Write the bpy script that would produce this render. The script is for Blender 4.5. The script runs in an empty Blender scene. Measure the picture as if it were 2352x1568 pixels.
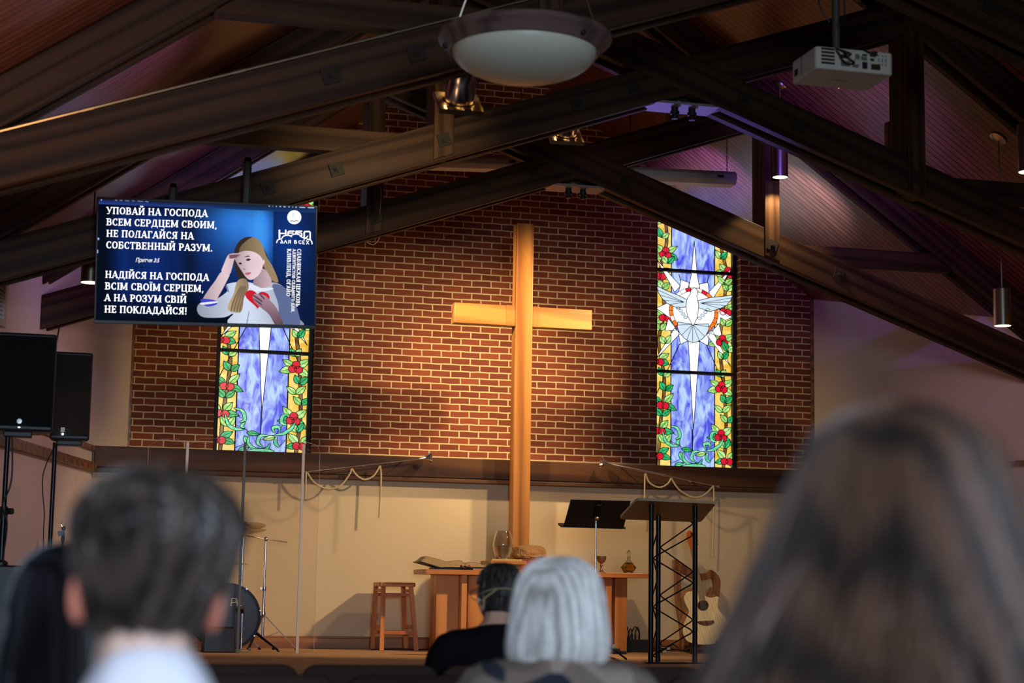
import bpy, bmesh, math, random
import numpy as np
from mathutils import Vector, Matrix
random.seed(7); np.random.seed(7)
SC = bpy.context.scene
COL = SC.collection
# ------------------------------------------------------------------ camera, world, big lights, exposure
F_PX = 4087.08
TH, PI_, RO = 0.2493539, 0.1395195, 0.01631286       # yaw, pitch, roll of the camera
_fw = Vector((math.sin(TH)*math.cos(PI_), math.cos(TH)*math.cos(PI_), math.sin(PI_)))
_rt = Vector((math.cos(TH), -math.sin(TH), 0)); _up = _rt.cross(_fw)
CR = math.cos(RO)*_rt + math.sin(RO)*_up; CU = -math.sin(RO)*_rt + math.cos(RO)*_up
EYE = Vector((-4.22, 0, 1.15))
cam = bpy.data.cameras.new('camera'); camo = bpy.data.objects.new('camera', cam); COL.objects.link(camo)
cam.sensor_width = 36; cam.lens = 36*F_PX/2352; cam.clip_start = .05; cam.clip_end = 100
camo.matrix_world = Matrix(((CR.x, CU.x, -_fw.x, EYE.x), (CR.y, CU.y, -_fw.y, EYE.y), (CR.z, CU.z, -_fw.z, EYE.z), (0, 0, 0, 1)))
cam.dof.use_dof = True; cam.dof.focus_distance = 15.5; cam.dof.aperture_fstop = 2.8
SC.camera = camo
SC.view_settings.view_transform = 'Standard'; SC.view_settings.look = 'None'
SC.view_settings.exposure = 0.0; SC.view_settings.gamma = 1.0; SC.view_settings.use_curve_mapping = False
wd = bpy.data.worlds.new('world'); SC.world = wd; wd.use_nodes = True
wd.node_tree.nodes['Background'].inputs[0].default_value = (.25, .3, .4, 1); wd.node_tree.nodes['Background'].inputs[1].default_value = 0.01

def look(o, tgt):
    o.rotation_euler = (Vector(tgt)-o.location).to_track_quat('-Z', 'Y').to_euler()
def spot(name, loc, tgt, power, col, ang, blend=.6, r=.06):
    l = bpy.data.lights.new(name, 'SPOT'); l.energy = power; l.color = col; l.spot_size = math.radians(ang); l.spot_blend = blend; l.shadow_soft_size = r
    o = bpy.data.objects.new(name, l); COL.objects.link(o); o.location = loc; look(o, tgt); return o
def area(name, loc, tgt, power, col, sx, sy, spread=180):
    l = bpy.data.lights.new(name, 'AREA'); l.energy = power; l.color = col; l.shape = 'RECTANGLE'; l.size = sx; l.size_y = sy; l.spread = math.radians(spread)
    o = bpy.data.objects.new(name, l); COL.objects.link(o); o.location = loc; look(o, tgt); return o
WARM = (1, .72, .40)
# two stage spots behind the posts of the last truss, left and right, crossing on the cross
spot('stage_spot', (1.66, 14.72, 4.43), (-.75, 17.4, 2.6), 680, WARM, 66, 1, .08)
spot('stage_spot', (-1.66, 14.72, 4.50), (.70, 17.4, 2.6), 600, WARM, 66, 1, .08)
# front spots under the middle truss, low on the wall, the table and the instruments
spot('front_spot', (2.6, 12.45, 4.2), (-2.5, 16.0, 1.05), 480, WARM, 34, .7, .10)
spot('front_spot', (2.6, 12.45, 4.2), (-.9, 15.6, .85), 520, WARM, 40, .7, .09)
spot('front_spot', (-.66, 12.42, 4.36), (1.4, 15.6, .9), 210, WARM, 44, .7, .12)
spot('front_spot', (-.66, 12.42, 4.36), (-3.3, 16.2, 1.2), 110, WARM, 36, .7, .12)
spot('front_spot', (-.60, 12.44, 4.36), (1.78, 15.7, .95), 230, WARM, 13, .8, .08)
# blue LED washes up on the roof boards, lilac wash on the splayed side walls
spot('blue_wash', (1.35, 15.3, 4.72), (2.25, 16.9, 5.42), 620, (.24, .14, 1), 42, 1, .05)
spot('white_wash', (2.05, 14.95, 4.35), (2.72, 15.65, 5.0), 200, (.50, .64, 1), 60, 1, .05)
spot('blue_wash', (1.0, 12.1, 4.75), (2.5, 13.75, 5.12), 170, (.26, .12, 1), 70, 1, .05)
spot('blue_wash', (-3.1, 9.9, 3.6), (-4.1, 10.3, 4.0), 45, (.28, .13, 1), 80, 1, .05)
spot('blue_wash', (-2.2, 12.3, 4.2), (-3.4, 13.6, 4.5), 110, (.36, .22, 1), 80, 1, .05)
spot('blue_wash', (-1.6, 14.8, 4.6), (-2.7, 15.5, 4.95), 80, (.36, .24, 1), 80, 1, .05)
spot('blue_wash', (.3, 15.3, .8), (.12, 11.74, 4.6), 700, (.22, .18, 1), 20, .9, .04)
spot('lilac_wash', (-.3, 12.2, 4.45), (4.75, 15.0, 2.0), 190, (.78, .48, .66), 42, 1, .2)
spot('lilac_wash', (.3, 12.2, 4.45), (-4.6, 14.8, 1.9), 260, (.92, .60, .64), 44, 1, .2)
# daylight from the windows behind the congregation
area('daylight', (-3.4, -3.6, 2.2), (-3.6, 8, .3), 95, (.62, .78, 1), 3.2, 1.2, 70)
# warm fill added under the roof, with no lamp of its own
area('warm_fill', (0, 3.0, 5.6), (0, 8, 3.0), 4, (1, .60, .30), 5, 2, 170)
spot('roof_fill', (3.9, 11.3, 2.5), (2.5, 12.9, 5.0), 30, (1, .42, .2), 120, 1, .2)  # added warm uplights, only to brighten the roof boards
spot('roof_fill', (-4.1, 7.4, 2.4), (-4.3, 8.2, 3.9), 45, (1, .5, .2), 130, 1, .2)
spot('roof_fill', (-3.9, 10.2, 2.7), (-3.3, 10.8, 4.5), 12, (1, .42, .2), 120, 1, .2)

# ------------------------------------------------------------------ pixel -> place helpers
def ray(x, y):
    return CR*((x-1176)/F_PX) - CU*((y-784)/F_PX) + _fw
def P(x, y, Y):
    d = ray(x, y); return EYE + d*(Y/d.y)
def PZ(x, y, z):
    d = ray(x, y); return EYE + d*((z-EYE.z)/d.z)
def PD(x, y, d):
    return EYE + ray(x, y)*d

# ------------------------------------------------------------------ materials
MATS = {}
def newmat(name):
    m = bpy.data.materials.new(name); m.use_nodes = True
    return m, m.node_tree, m.node_tree.nodes['Principled BSDF']
def N(nt, t, **kw):
    n = nt.nodes.new(t)
    for k, v in kw.items(): setattr(n, k, v)
    return n
def mat(name, col, rough=.5, metal=0, spec=.5, bump=0, bscale=80, var=0, vscale=6, trans=0, ior=1.45, alpha=1, sss=0, coat=0):
    if name in MATS: return MATS[name]
    m, nt, b = newmat(name); L = nt.links
    b.inputs['Base Color'].default_value = (*col, 1); b.inputs['Roughness'].default_value = rough; b.inputs['Metallic'].default_value = metal
    b.inputs['Specular IOR Level'].default_value = spec; b.inputs['IOR'].default_value = ior
    b.inputs['Transmission Weight'].default_value = trans; b.inputs['Coat Weight'].default_value = coat
    if sss:
        b.inputs['Subsurface Weight'].default_value = sss; b.inputs['Subsurface Radius'].default_value = (1, .25, .12); b.inputs['Subsurface Scale'].default_value = .012
    tc = N(nt, 'ShaderNodeTexCoord')
    if var:
        no = N(nt, 'ShaderNodeTexNoise'); no.inputs['Scale'].default_value = vscale; no.inputs['Detail'].default_value = 4
        mx = N(nt, 'ShaderNodeMix', data_type='RGBA'); L.new(tc.outputs['Object'], no.inputs['Vector']); L.new(no.outputs['Fac'], mx.inputs['Factor'])
        mx.inputs['A'].default_value = (*[c*(1-var) for c in col], 1); mx.inputs['B'].default_value = (*[min(1, c*(1+var)) for c in col], 1); L.new(mx.outputs['Result'], b.inputs['Base Color'])
    if bump:
        no = N(nt, 'ShaderNodeTexNoise'); no.inputs['Scale'].default_value = bscale; no.inputs['Detail'].default_value = 3
        bu = N(nt, 'ShaderNodeBump'); bu.inputs['Strength'].default_value = bump; bu.inputs['Distance'].default_value = .01
        L.new(tc.outputs['Object'], no.inputs['Vector']); L.new(no.outputs['Fac'], bu.inputs['Height']); L.new(bu.outputs['Normal'], b.inputs['Normal'])
    MATS[name] = m; return m
def emit(name, col, s=1.0, noise=None):
    if name in MATS: return MATS[name]
    m, nt, b = newmat(name); L = nt.links
    b.inputs['Base Color'].default_value = (*[c*.3 for c in col], 1); b.inputs['Roughness'].default_value = .25
    b.inputs['Emission Color'].default_value = (*col, 1); b.inputs['Emission Strength'].default_value = s
    if noise:
        c2, sc = noise
        tc = N(nt, 'ShaderNodeTexCoord'); mp = N(nt, 'ShaderNodeMapping'); mp.inputs['Scale'].default_value = sc
        no = N(nt, 'ShaderNodeTexNoise'); no.inputs['Scale'].default_value = 1; no.inputs['Detail'].default_value = 5; no.inputs['Distortion'].default_value = 1.2
        cr = N(nt, 'ShaderNodeValToRGB'); cr.color_ramp.elements[0].position = .36; cr.color_ramp.elements[1].position = .64
        cr.color_ramp.elements[0].color = (*col, 1); cr.color_ramp.elements[1].color = (*c2, 1)
        L.new(tc.outputs['Object'], mp.inputs['Vector']); L.new(mp.outputs['Vector'], no.inputs['Vector']); L.new(no.outputs['Fac'], cr.inputs['Fac']); L.new(cr.outputs['Color'], b.inputs['Emission Color'])
    MATS[name] = m; return m
def wood(name, c1, c2, axis='X', scale=1.0, rough=.45, ring=9, spec=.4, planks=None, shear=0):
    """grain stretched along an axis of the object; planks=(axis, pitch, gap) adds dark grooves"""
    if name in MATS: return MATS[name]
    m, nt, b = newmat(name); L = nt.links
    tc = N(nt, 'ShaderNodeTexCoord'); mp = N(nt, 'ShaderNodeMapping')
    s = {'X': (.35, ring, ring), 'Y': (ring, .35, ring), 'Z': (ring, ring, .35)}[axis]
    mp.inputs['Scale'].default_value = [v*scale for v in s]
    no = N(nt, 'ShaderNodeTexNoise'); no.inputs['Scale'].default_value = 1.3; no.inputs['Detail'].default_value = 6; no.inputs['Roughness'].default_value = .65; no.inputs['Distortion'].default_value = .6
    wv = N(nt, 'ShaderNodeTexWave'); wv.inputs['Scale'].default_value = .45; wv.inputs['Distortion'].default_value = 7; wv.inputs['Detail'].default_value = 3; wv.bands_direction = 'DIAGONAL'
    ad = N(nt, 'ShaderNodeMath', operation='MULTIPLY')
    cr = N(nt, 'ShaderNodeValToRGB'); cr.color_ramp.elements[0].position = .12; cr.color_ramp.elements[1].position = .55
    cr.color_ramp.elements[0].color = (*c1, 1); cr.color_ramp.elements[1].color = (*c2, 1)
    src = tc.outputs['Object']
    if shear:
        sp0 = N(nt, 'ShaderNodeSeparateXYZ'); cb0 = N(nt, 'ShaderNodeCombineXYZ'); mm0 = N(nt, 'ShaderNodeMath', operation='MULTIPLY_ADD'); mm0.inputs[1].default_value = -shear
        L.new(src, sp0.inputs[0]); L.new(sp0.outputs['X'], mm0.inputs[0]); L.new(sp0.outputs['Z'], mm0.inputs[2]); L.new(sp0.outputs['X'], cb0.inputs['X']); L.new(sp0.outputs['Y'], cb0.inputs['Y']); L.new(mm0.outputs[0], cb0.inputs['Z']); src = cb0.outputs[0]
    L.new(src, mp.inputs['Vector']); L.new(mp.outputs['Vector'], no.inputs['Vector']); L.new(mp.outputs['Vector'], wv.inputs['Vector'])
    ad2 = N(nt, 'ShaderNodeMath', operation='ADD'); ad2.inputs[1].default_value = .35
    L.new(wv.outputs['Fac'], ad2.inputs[0]); L.new(no.outputs['Fac'], ad.inputs[0]); L.new(ad2.outputs[0], ad.inputs[1]); L.new(ad.outputs[0], cr.inputs['Fac'])
    out = cr.outputs['Color']
    if planks:
        ax, pitch, gap = planks
        sp = N(nt, 'ShaderNodeSeparateXYZ'); L.new(tc.outputs['Object'], sp.inputs[0])
        dv = N(nt, 'ShaderNodeMath', operation='DIVIDE'); dv.inputs[1].default_value = pitch; L.new(sp.outputs[ax], dv.inputs[0])
        fl = N(nt, 'ShaderNodeMath', operation='FLOOR'); L.new(dv.outputs[0], fl.inputs[0])
        wn = N(nt, 'ShaderNodeTexWhiteNoise', noise_dimensions='1D'); L.new(fl.outputs[0], wn.inputs['W'])
        fr = N(nt, 'ShaderNodeMath', operation='FRACT'); L.new(dv.outputs[0], fr.inputs[0])
        lt = N(nt, 'ShaderNodeMath', operation='LESS_THAN'); lt.inputs[1].default_value = gap; L.new(fr.outputs[0], lt.inputs[0])
        mr = N(nt, 'ShaderNodeMapRange'); mr.inputs['To Min'].default_value = .85; mr.inputs['To Max'].default_value = 1.12; L.new(wn.outputs['Value'], mr.inputs['Value'])
        vm = N(nt, 'ShaderNodeVectorMath', operation='SCALE'); L.new(out, vm.inputs[0]); L.new(mr.outputs[0], vm.inputs['Scale'])
        mx = N(nt, 'ShaderNodeMix', data_type='RGBA'); L.new(lt.outputs[0], mx.inputs['Factor']); L.new(vm.outputs[0], mx.inputs['A']); mx.inputs['B'].default_value = (.006, .003, .002, 1)
        out = mx.outputs['Result']
        bu = N(nt, 'ShaderNodeBump'); bu.inputs['Strength'].default_value = .6; bu.inputs['Distance'].default_value = .01; bu.invert = True
        L.new(lt.outputs[0], bu.inputs['Height']); L.new(bu.outputs['Normal'], b.inputs['Normal'])
    L.new(out, b.inputs['Base Color'])
    b.inputs['Roughness'].default_value = rough; b.inputs['Specular IOR Level'].default_value = spec
    MATS[name] = m; return m
def brickmat():
    m, nt, b = newmat('red_brick'); L = nt.links
    tc = N(nt, 'ShaderNodeTexCoord'); sp = N(nt, 'ShaderNodeSeparateXYZ'); cb = N(nt, 'ShaderNodeCombineXYZ')
    ax = N(nt, 'ShaderNodeMath', operation='ADD'); L.new(tc.outputs['Object'], sp.inputs[0]); L.new(sp.outputs[0], ax.inputs[0]); L.new(sp.outputs[1], ax.inputs[1])
    L.new(ax.outputs[0], cb.inputs[0]); L.new(sp.outputs[2], cb.inputs[1])
    # a little waviness of the joints
    no = N(nt, 'ShaderNodeTexNoise'); no.inputs['Scale'].default_value = 9; L.new(cb.outputs[0], no.inputs['Vector'])
    sb = N(nt, 'ShaderNodeVectorMath', operation='SUBTRACT'); sb.inputs[1].default_value = (.5, .5, .5); L.new(no.outputs['Color'], sb.inputs[0])
    sc = N(nt, 'ShaderNodeVectorMath', operation='SCALE'); sc.inputs['Scale'].default_value = .012; L.new(sb.outputs[0], sc.inputs[0])
    av = N(nt, 'ShaderNodeVectorMath', operation='ADD'); L.new(cb.outputs[0], av.inputs[0]); L.new(sc.outputs[0], av.inputs[1])
    mp = N(nt, 'ShaderNodeMapping'); mp.inputs['Location'].default_value = (.05, .02, 0); L.new(av.outputs[0], mp.inputs['Vector'])
    br = N(nt, 'ShaderNodeTexBrick'); br.offset = .5; br.squash = 1
    br.inputs['Scale'].default_value = 1; br.inputs['Brick Width'].default_value = .2032; br.inputs['Row Height'].default_value = .0677; br.inputs['Mortar Size'].default_value = .0075; br.inputs['Mortar Smooth'].default_value = .25; br.inputs['Bias'].default_value = -.1
    br.inputs['Color1'].default_value = (.155, .030, .011, 1); br.inputs['Color2'].default_value = (.27, .060, .020, 1); br.inputs['Mortar'].default_value = (.66, .50, .26, 1)
    L.new(mp.outputs[0], br.inputs['Vector'])
    n2 = N(nt, 'ShaderNodeTexNoise'); n2.inputs['Scale'].default_value = 60; n2.inputs['Detail'].default_value = 4; L.new(cb.outputs[0], n2.inputs['Vector'])
    mr = N(nt, 'ShaderNodeMapRange'); mr.inputs['To Min'].default_value = .75; mr.inputs['To Max'].default_value = 1.25; L.new(n2.outputs['Fac'], mr.inputs['Value'])
    vm = N(nt, 'ShaderNodeVectorMath', operation='SCALE'); L.new(br.outputs['Color'], vm.inputs[0]); L.new(mr.outputs[0], vm.inputs['Scale']); L.new(vm.outputs[0], b.inputs['Base Color'])
    bu = N(nt, 'ShaderNodeBump'); bu.inputs['Strength'].default_value = .7; bu.inputs['Distance'].default_value = .008; bu.invert = True
    L.new(br.outputs['Fac'], bu.inputs['Height']); L.new(bu.outputs['Normal'], b.inputs['Normal']); b.inputs['Roughness'].default_value = .85
    return m

PLASTER = mat('cream_plaster', (.66, .52, .33), .8, bump=.15, bscale=140, var=.05, vscale=1.5)
PLASTER_SIDE = mat('pale_plaster', (.62, .50, .42), .8, bump=.15, bscale=140, var=.05, vscale=1.5)
BEAM = wood('dark_stained_timber', (.022, .010, .005), (.062, .030, .014), 'X', 1.0, .55, 12, spec=.15)
BC = ((.022, .010, .005), (.062, .030, .014))
BEAML, BEAMR, TOPL, TOPR = [wood('dark_timber_%s' % n, *BC, 'X', 1.0, .55, 12, spec=.15, shear=k) for n, k in (('rising', .352), ('falling', -.352), ('left_slope', .7), ('right_slope', -.7))]
BEAMZ = wood('dark_stained_post', (.026, .011, .005), (.085, .040, .017), 'Z', 1.0, .5, 12, spec=.2)
ROOFBOARD = wood('red_cedar_boards', (.155, .044, .022), (.21, .062, .034), 'X', .8, .38, 8, spec=.6, planks=('Y', .080, .17))
ROOFBOARD.node_tree.nodes['Principled BSDF'].inputs['Coat Weight'].default_value = .5; ROOFBOARD.node_tree.nodes['Principled BSDF'].inputs['Coat Roughness'].default_value = .35
LEDGE = wood('dark_oak_ledge', (.030, .011, .005), (.105, .044, .018), 'X', .9, .5, 7, spec=.25)
TRIMW = wood('brown_trim', (.11, .045, .016), (.24, .11, .045), 'X', .9, .4, 10)
OAKX = wood('golden_oak_rail', (.25, .085, .018), (.50, .21, .050), 'X', .9, .4, 8)
OAKZ = wood('golden_oak_post', (.25, .085, .018), (.50, .21, .050), 'Z', .9, .4, 8)
CHERRYX = wood('cherry_top', (.38, .11, .026), (.62, .23, .065), 'X', 1, .35, 9)
CHERRYZ = wood('cherry_panel', (.40, .13, .030), (.70, .29, .080), 'Z', .8, .35, 7)
STOOLW = wood('orange_wood', (.50, .135, .030), (.74, .26, .065), 'Z', 1.2, .35, 10)
CARPET = mat('tan_carpet', (.58, .34, .18), .95, bump=.6, bscale=260, var=.12, vscale=3)
NAVE = mat('dark_carpet', (.10, .07, .055), .95, bump=.4, bscale=200)
BLACK = mat('black_plastic', (.012, .012, .013), .45)
BLACKM = mat('black_metal', (.010, .011, .014), .32, .4)
CHROME = mat('chrome', (.75, .75, .76), .22, 1)
STEEL = mat('brushed_steel', (.50, .42, .34), .3, 1)
WHITEP = mat('white_plastic', (.55, .53, .47), .5)
BLACKWOOD = mat('black_lead', (.006, .006, .008), .5)

# ------------------------------------------------------------------ mesh builder
ORG = {}
class MB:
    def __init__(s): s.v = []; s.f = []; s.m = []; s.vc = None
    def add(s, vs, fs, mi=0):
        o = len(s.v); s.v += [tuple(v) for v in vs]; s.f += [tuple(i+o for i in f) for f in fs]; s.m += [mi]*len(fs); return s
    def box(s, x0, x1, y0, y1, z0, z1, mi=0):
        vs = [(x, y, z) for z in (z0, z1) for y in (y0, y1) for x in (x0, x1)]
        return s.add(vs, [(0, 2, 3, 1), (4, 5, 7, 6), (0, 1, 5, 4), (2, 6, 7, 3), (0, 4, 6, 2), (1, 3, 7, 5)], mi)
    def hexa(s, b, t, mi=0):      # bottom quad, top quad (both counter-clockwise from above)
        return s.add(list(b)+list(t), [(3, 2, 1, 0), (4, 5, 6, 7), (0, 1, 5, 4), (1, 2, 6, 5), (2, 3, 7, 6), (3, 0, 4, 7)], mi)
    def prism(s, poly, y0, y1, mi=0):    # polygon in xz, extruded along y
        n = len(poly); vs = [(x, y0, z) for x, z in poly]+[(x, y1, z) for x, z in poly]
        fs = [tuple(range(n)), tuple(range(2*n-1, n-1, -1))]+[(i, i+n, (i+1) % n+n, (i+1) % n) for i in range(n)]
        return s.add(vs, fs, mi)
    def slab(s, poly, z0, z1, mi=0):     # polygon in xy, extruded along z
        n = len(poly); vs = [(x, y, z0) for x, y in poly]+[(x, y, z1) for x, y in poly]
        fs = [tuple(range(n-1, -1, -1)), tuple(range(n, 2*n))]+[(i, (i+1) % n, (i+1) % n+n, i+n) for i in range(n)]
        return s.add(vs, fs, mi)
    def ext(s, pts, d, mi=0):            # planar 3-D polygon extruded by vector d
        n = len(pts); d = Vector(d); vs = [Vector(p) for p in pts]; vs = vs+[v+d for v in vs]
        fs = [tuple(range(n)), tuple(range(2*n-1, n-1, -1))]+[(i, i+n, (i+1) % n+n, (i+1) % n) for i in range(n)]
        return s.add(vs, fs, mi)
    def bar(s, a, b, w, h, upv=(0, 0, 1), mi=0):
        a = Vector(a); b = Vector(b); d = (b-a).normalized(); u = Vector(upv); x = d.cross(u)
        if x.length < 1e-4: x = d.cross(Vector((1, 0, 0)))
        x.normalize(); u = x.cross(d); q = []
        for p in (a, b):
            q += [p-x*w/2-u*h/2, p+x*w/2-u*h/2, p+x*w/2+u*h/2, p-x*w/2+u*h/2]
        return s.add(q, [(0, 1, 2, 3), (7, 6, 5, 4), (0, 4, 5, 1), (1, 5, 6, 2), (2, 6, 7, 3), (3, 7, 4, 0)], mi)
    def tube(s, pts, r, n=8, mi=0, cap=True):
        pts = [Vector(p) for p in pts]; rs = r if isinstance(r, (list, tuple)) else [r]*len(pts)
        vs = []; fs = []; px = None
        for i, p in enumerate(pts):
            d = (pts[min(i+1, len(pts)-1)]-pts[max(i-1, 0)]).normalized()
            if px is None:
                px = d.cross(Vector((0, 0, 1)))
                if px.length < 1e-3: px = d.cross(Vector((0, 1, 0)))
            px = (px-d*px.dot(d))
            px = px.normalized() if px.length > 1e-6 else d.orthogonal().normalized()
            py = d.cross(px)
            for k in range(n):
                a = 2*math.pi*k/n; vs.append(p+(px*math.cos(a)+py*math.sin(a))*rs[i])
        for i in range(len(pts)-1):
            for k in range(n):
                a = i*n+k; b_ = i*n+(k+1) % n; fs.append((a, b_, b_+n, a+n))
        if cap: fs += [tuple(range(n-1, -1, -1)), tuple(range((len(pts)-1)*n, len(pts)*n))]
        return s.add(vs, fs, mi)
    def lathe(s, prof, c, n=24, M=None, mi=0, sx=1, sy=1, open0=False, caps=True):
        """profile of (radius, z) turned about the z axis through c"""
        vs = []; fs = []; c = Vector(c)
        for r, z in prof:
            for k in range(n):
                a = 2*math.pi*k/n; v = Vector((r*math.cos(a)*sx, r*math.sin(a)*sy, z)); vs.append(c+(M @ v if M else v))
        for i in range(len(prof)-1):
            for k in range(n):
                a = i*n+k; b_ = i*n+(k+1) % n; fs.append((a, b_, b_+n, a+n))
        if caps and prof[0][0] > 1e-5 and not open0: fs.append(tuple(range(n-1, -1, -1)))
        if caps and prof[-1][0] > 1e-5: fs.append(tuple(range((len(prof)-1)*n, len(prof)*n)))
        return s.add(vs, fs, mi)
    def ball(s, c, r, n=12, mi=0, sc=(1, 1, 1)):
        k = n//2; prof = [(max(1e-6, math.sin(math.pi*i/k)), -math.cos(math.pi*i/k)) for i in range(k+1)]
        return s.lathe([(a*r, b*r) for a, b in prof], c, n, Matrix.Diagonal(sc), mi)
    def build(s, name, m, parent=None, smooth=False, bevel=0, sub=0, seg=2):
        org = ORG.get(parent.name, Vector()) if parent else Vector()
        me = bpy.data.meshes.new(name); me.from_pydata([tuple(Vector(v)-org) for v in s.v], [], s.f)
        for mm in (m if isinstance(m, (list, tuple)) else [m]): me.materials.append(mm)
        for p, i in zip(me.polygons, s.m): p.material_index = i
        if smooth: me.polygons.foreach_set('use_smooth', [True]*len(me.polygons))
        me.update(); bm = bmesh.new(); bm.from_mesh(me); bmesh.ops.recalc_face_normals(bm, faces=bm.faces); bm.to_mesh(me); bm.free()
        if smooth: me.set_sharp_from_angle(angle=math.radians(40))
        o = bpy.data.objects.new(name, me); COL.objects.link(o)
        if parent: o.parent = parent; ORG[o.name] = org
        else: ORG[o.name] = Vector()
        if bevel:
            bv = o.modifiers.new('bevel', 'BEVEL'); bv.width = bevel; bv.segments = seg; bv.limit_method = 'ANGLE'; bv.angle_limit = math.radians(35)
        if sub:
            sd = o.modifiers.new('sub', 'SUBSURF'); sd.levels = sub; sd.render_levels = sub
        return o
def thing(name, label, cat, loc, group=None, kind=None):
    o = bpy.data.objects.new(name, None); COL.objects.link(o); o.location = loc; o.empty_display_size = .05
    ORG[o.name] = Vector(loc); tag(o, label, cat, group, kind); return o
def tag(o, label=None, cat=None, group=None, kind=None):
    if label: o['label'] = label
    if cat: o['category'] = cat
    if group: o['group'] = group
    if kind: o['kind'] = kind
    return o
def one(mb, name, m, label, cat, base, group=None, **kw):
    """a thing that is one mesh, its origin at base"""
    b = Vector(base); ORG['_tmp'] = b
    mb.v = [tuple(Vector(v)-b) for v in mb.v]; o = mb.build(name, m, None, **kw); o.location = b; ORG[o.name] = b
    return tag(o, label, cat, group)
def struct(o): o['kind'] = 'structure'; return o
def dup(root, d, label=None):
    r = root.copy(); COL.objects.link(r); r.location = root.location+Vector(d); ORG[r.name] = Vector(r.location)
    if label: r['label'] = label
    for ch in [c for c in bpy.data.objects if c.parent == root]:
        c = ch.copy(); COL.objects.link(c); c.parent = r
        for g in [q for q in bpy.data.objects if q.parent == ch]:
            e = g.copy(); COL.objects.link(e); e.parent = c
    return r
def spl(pts, n=6, closed=False):
    """Catmull-Rom through 2-D or 3-D points"""
    pts = [Vector(p) for p in pts]; out = []; L = len(pts)
    for i in range(L if closed else L-1):
        p0 = pts[(i-1) % L] if closed or i else pts[0]; p1 = pts[i]; p2 = pts[(i+1) % L]; p3 = pts[(i+2) % L] if closed or i+2 < L else pts[-1]
        for k in range(n):
            t = k/n; out.append(.5*((2*p1)+(p2-p0)*t+(2*p0-5*p1+4*p2-p3)*t*t+(3*p1-p0-3*p2+p3)*t**3))
    if not closed: out.append(pts[-1])
    return out

# ================================================================== THE ROOM
ROOF0, PITCH = 6.85, .70
def roofz(r): return ROOF0-PITCH*abs(r)
def wl(Y): return -3.56-.258*(17.6-Y)        # left splayed wall
def wr(Y): return 3.60+.297*(17.6-Y)         # right splayed wall
YB = 11.9                                    # where the splayed walls meet the straight nave walls
m = MB(); m.box(-7, 7, -4, 18, -.1, 0); struct(m.build('floor', NAVE))
STG = .61
m = MB(); m.slab([(-5.0, 11.3), (5.25, 11.3), (wr(YB), YB), (4.02, 16.26), (-3.92, 16.26), (wl(YB), YB)], 0.0, STG); struct(m.build('stage_platform', CARPET, bevel=.03))
for s in (-1, 1):
    m = MB(); m.ext([(0, -4, ROOF0), (s*6.5, -4, roofz(6.5)), (s*6.5, 18, roofz(6.5)), (0, 18, ROOF0)], (0, 0, .12)); struct(m.build('ceiling', ROOFBOARD))
for nm, fn, s in (('wall_left', wl, -1), ('wall_right', wr, 1)):
    m = MB()
    for (xa, ya), (xb, yb) in (((fn(17.6), 17.6), (fn(YB), YB)), ((fn(YB), YB), (fn(YB), -4))):
        m.ext([(xa, ya, 0), (xb, yb, 0), (xb, yb, roofz(xb)+.05), (xa, ya, roofz(xa)+.05)], (s*.1, .02, 0))
    struct(m.build(nm, PLASTER_SIDE))
m = MB(); m.prism([(-6.5, 0), (6.5, 0), (6.5, roofz(6.5)), (0, ROOF0), (-6.5, roofz(6.5))], -4.1, -4.0); struct(m.build('wall_rear', PLASTER_SIDE))
# brick gable: three piers between the window openings
WOPEN = [(-2.745, -1.772), (1.830, 2.776)]
m = MB()
cuts = [-3.62, WOPEN[0][0], WOPEN[0][1], WOPEN[1][0], WOPEN[1][1], 3.66]
for i in range(5):
    a, b = cuts[i], cuts[i+1]
    if i in (1, 3): m.prism([(a, 2.2), (b, 2.2), (b, 2.45), (a, 2.45)], 17.6, 17.9); continue
    top = [(b, roofz(b))]+([(0, ROOF0)] if i == 2 else [])+[(a, roofz(a))]
    m.prism([(a, 2.2), (b, 2.2)]+top, 17.6, 17.9)
struct(m.build('wall_back', brickmat()))
m = MB(); m.box(-3.93, 4.04, 16.25, 16.35, STG-.02, 2.33); struct(m.build('wall_stage', PLASTER))
m = MB(); m.slab([(-3.88, 16.25), (4.0, 16.25), (3.62, 17.62), (-3.58, 17.62)], 2.33, 2.37); struct(m.build('trim_1', LEDGE))
m = MB(); m.box(-3.90, 4.0, 16.185, 16.25, 2.185, 2.372); struct(m.build('trim_2', LEDGE, bevel=.006))
m = MB(); m.box(-3.91, 4.02, 16.155, 16.25, 2.14, 2.178); struct(m.build('trim_3', LEDGE, bevel=.008))
m = MB(); m.box(-3.9, 4.0, 16.225, 16.25, STG, .705); m.box(-3.9, 4.0, 16.232, 16.25, .705, .722); struct(m.build('baseboard_back', wood('baseboard_oak', (.20, .075, .02), (.36, .15, .045), 'X', .9, .4, 9), bevel=.004))
def wallrail(fn, ya, yb, z0, z1, out, s):
    q = MB(); n = []
    for y in (ya, yb): n.append((fn(y), y))
    (xa, ya), (xb, yb) = n; o = -s*out
    q.hexa([(xa, ya, z0), (xb, yb, z0), (xb+o, yb, z0), (xa+o, ya, z0)] if s < 0 else [(xa, ya, z0), (xa+o, ya, z0), (xb+o, yb, z0), (xb, yb, z0)],
           [(xa, ya, z1), (xb, yb, z1), (xb+o, yb, z1), (xa+o, ya, z1)] if s < 0 else [(xa, ya, z1), (xa+o, ya, z1), (xb+o, yb, z1), (xb, yb, z1)])
    return q
struct(wallrail(wl, 16.25, YB, 2.14, 2.195, .05, -1).build('trim_4', TRIMW, bevel=.004))
struct(wallrail(wl, 16.25, YB, 2.195, 2.225, .03, -1).build('trim_5', TRIMW, bevel=.006))
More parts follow.
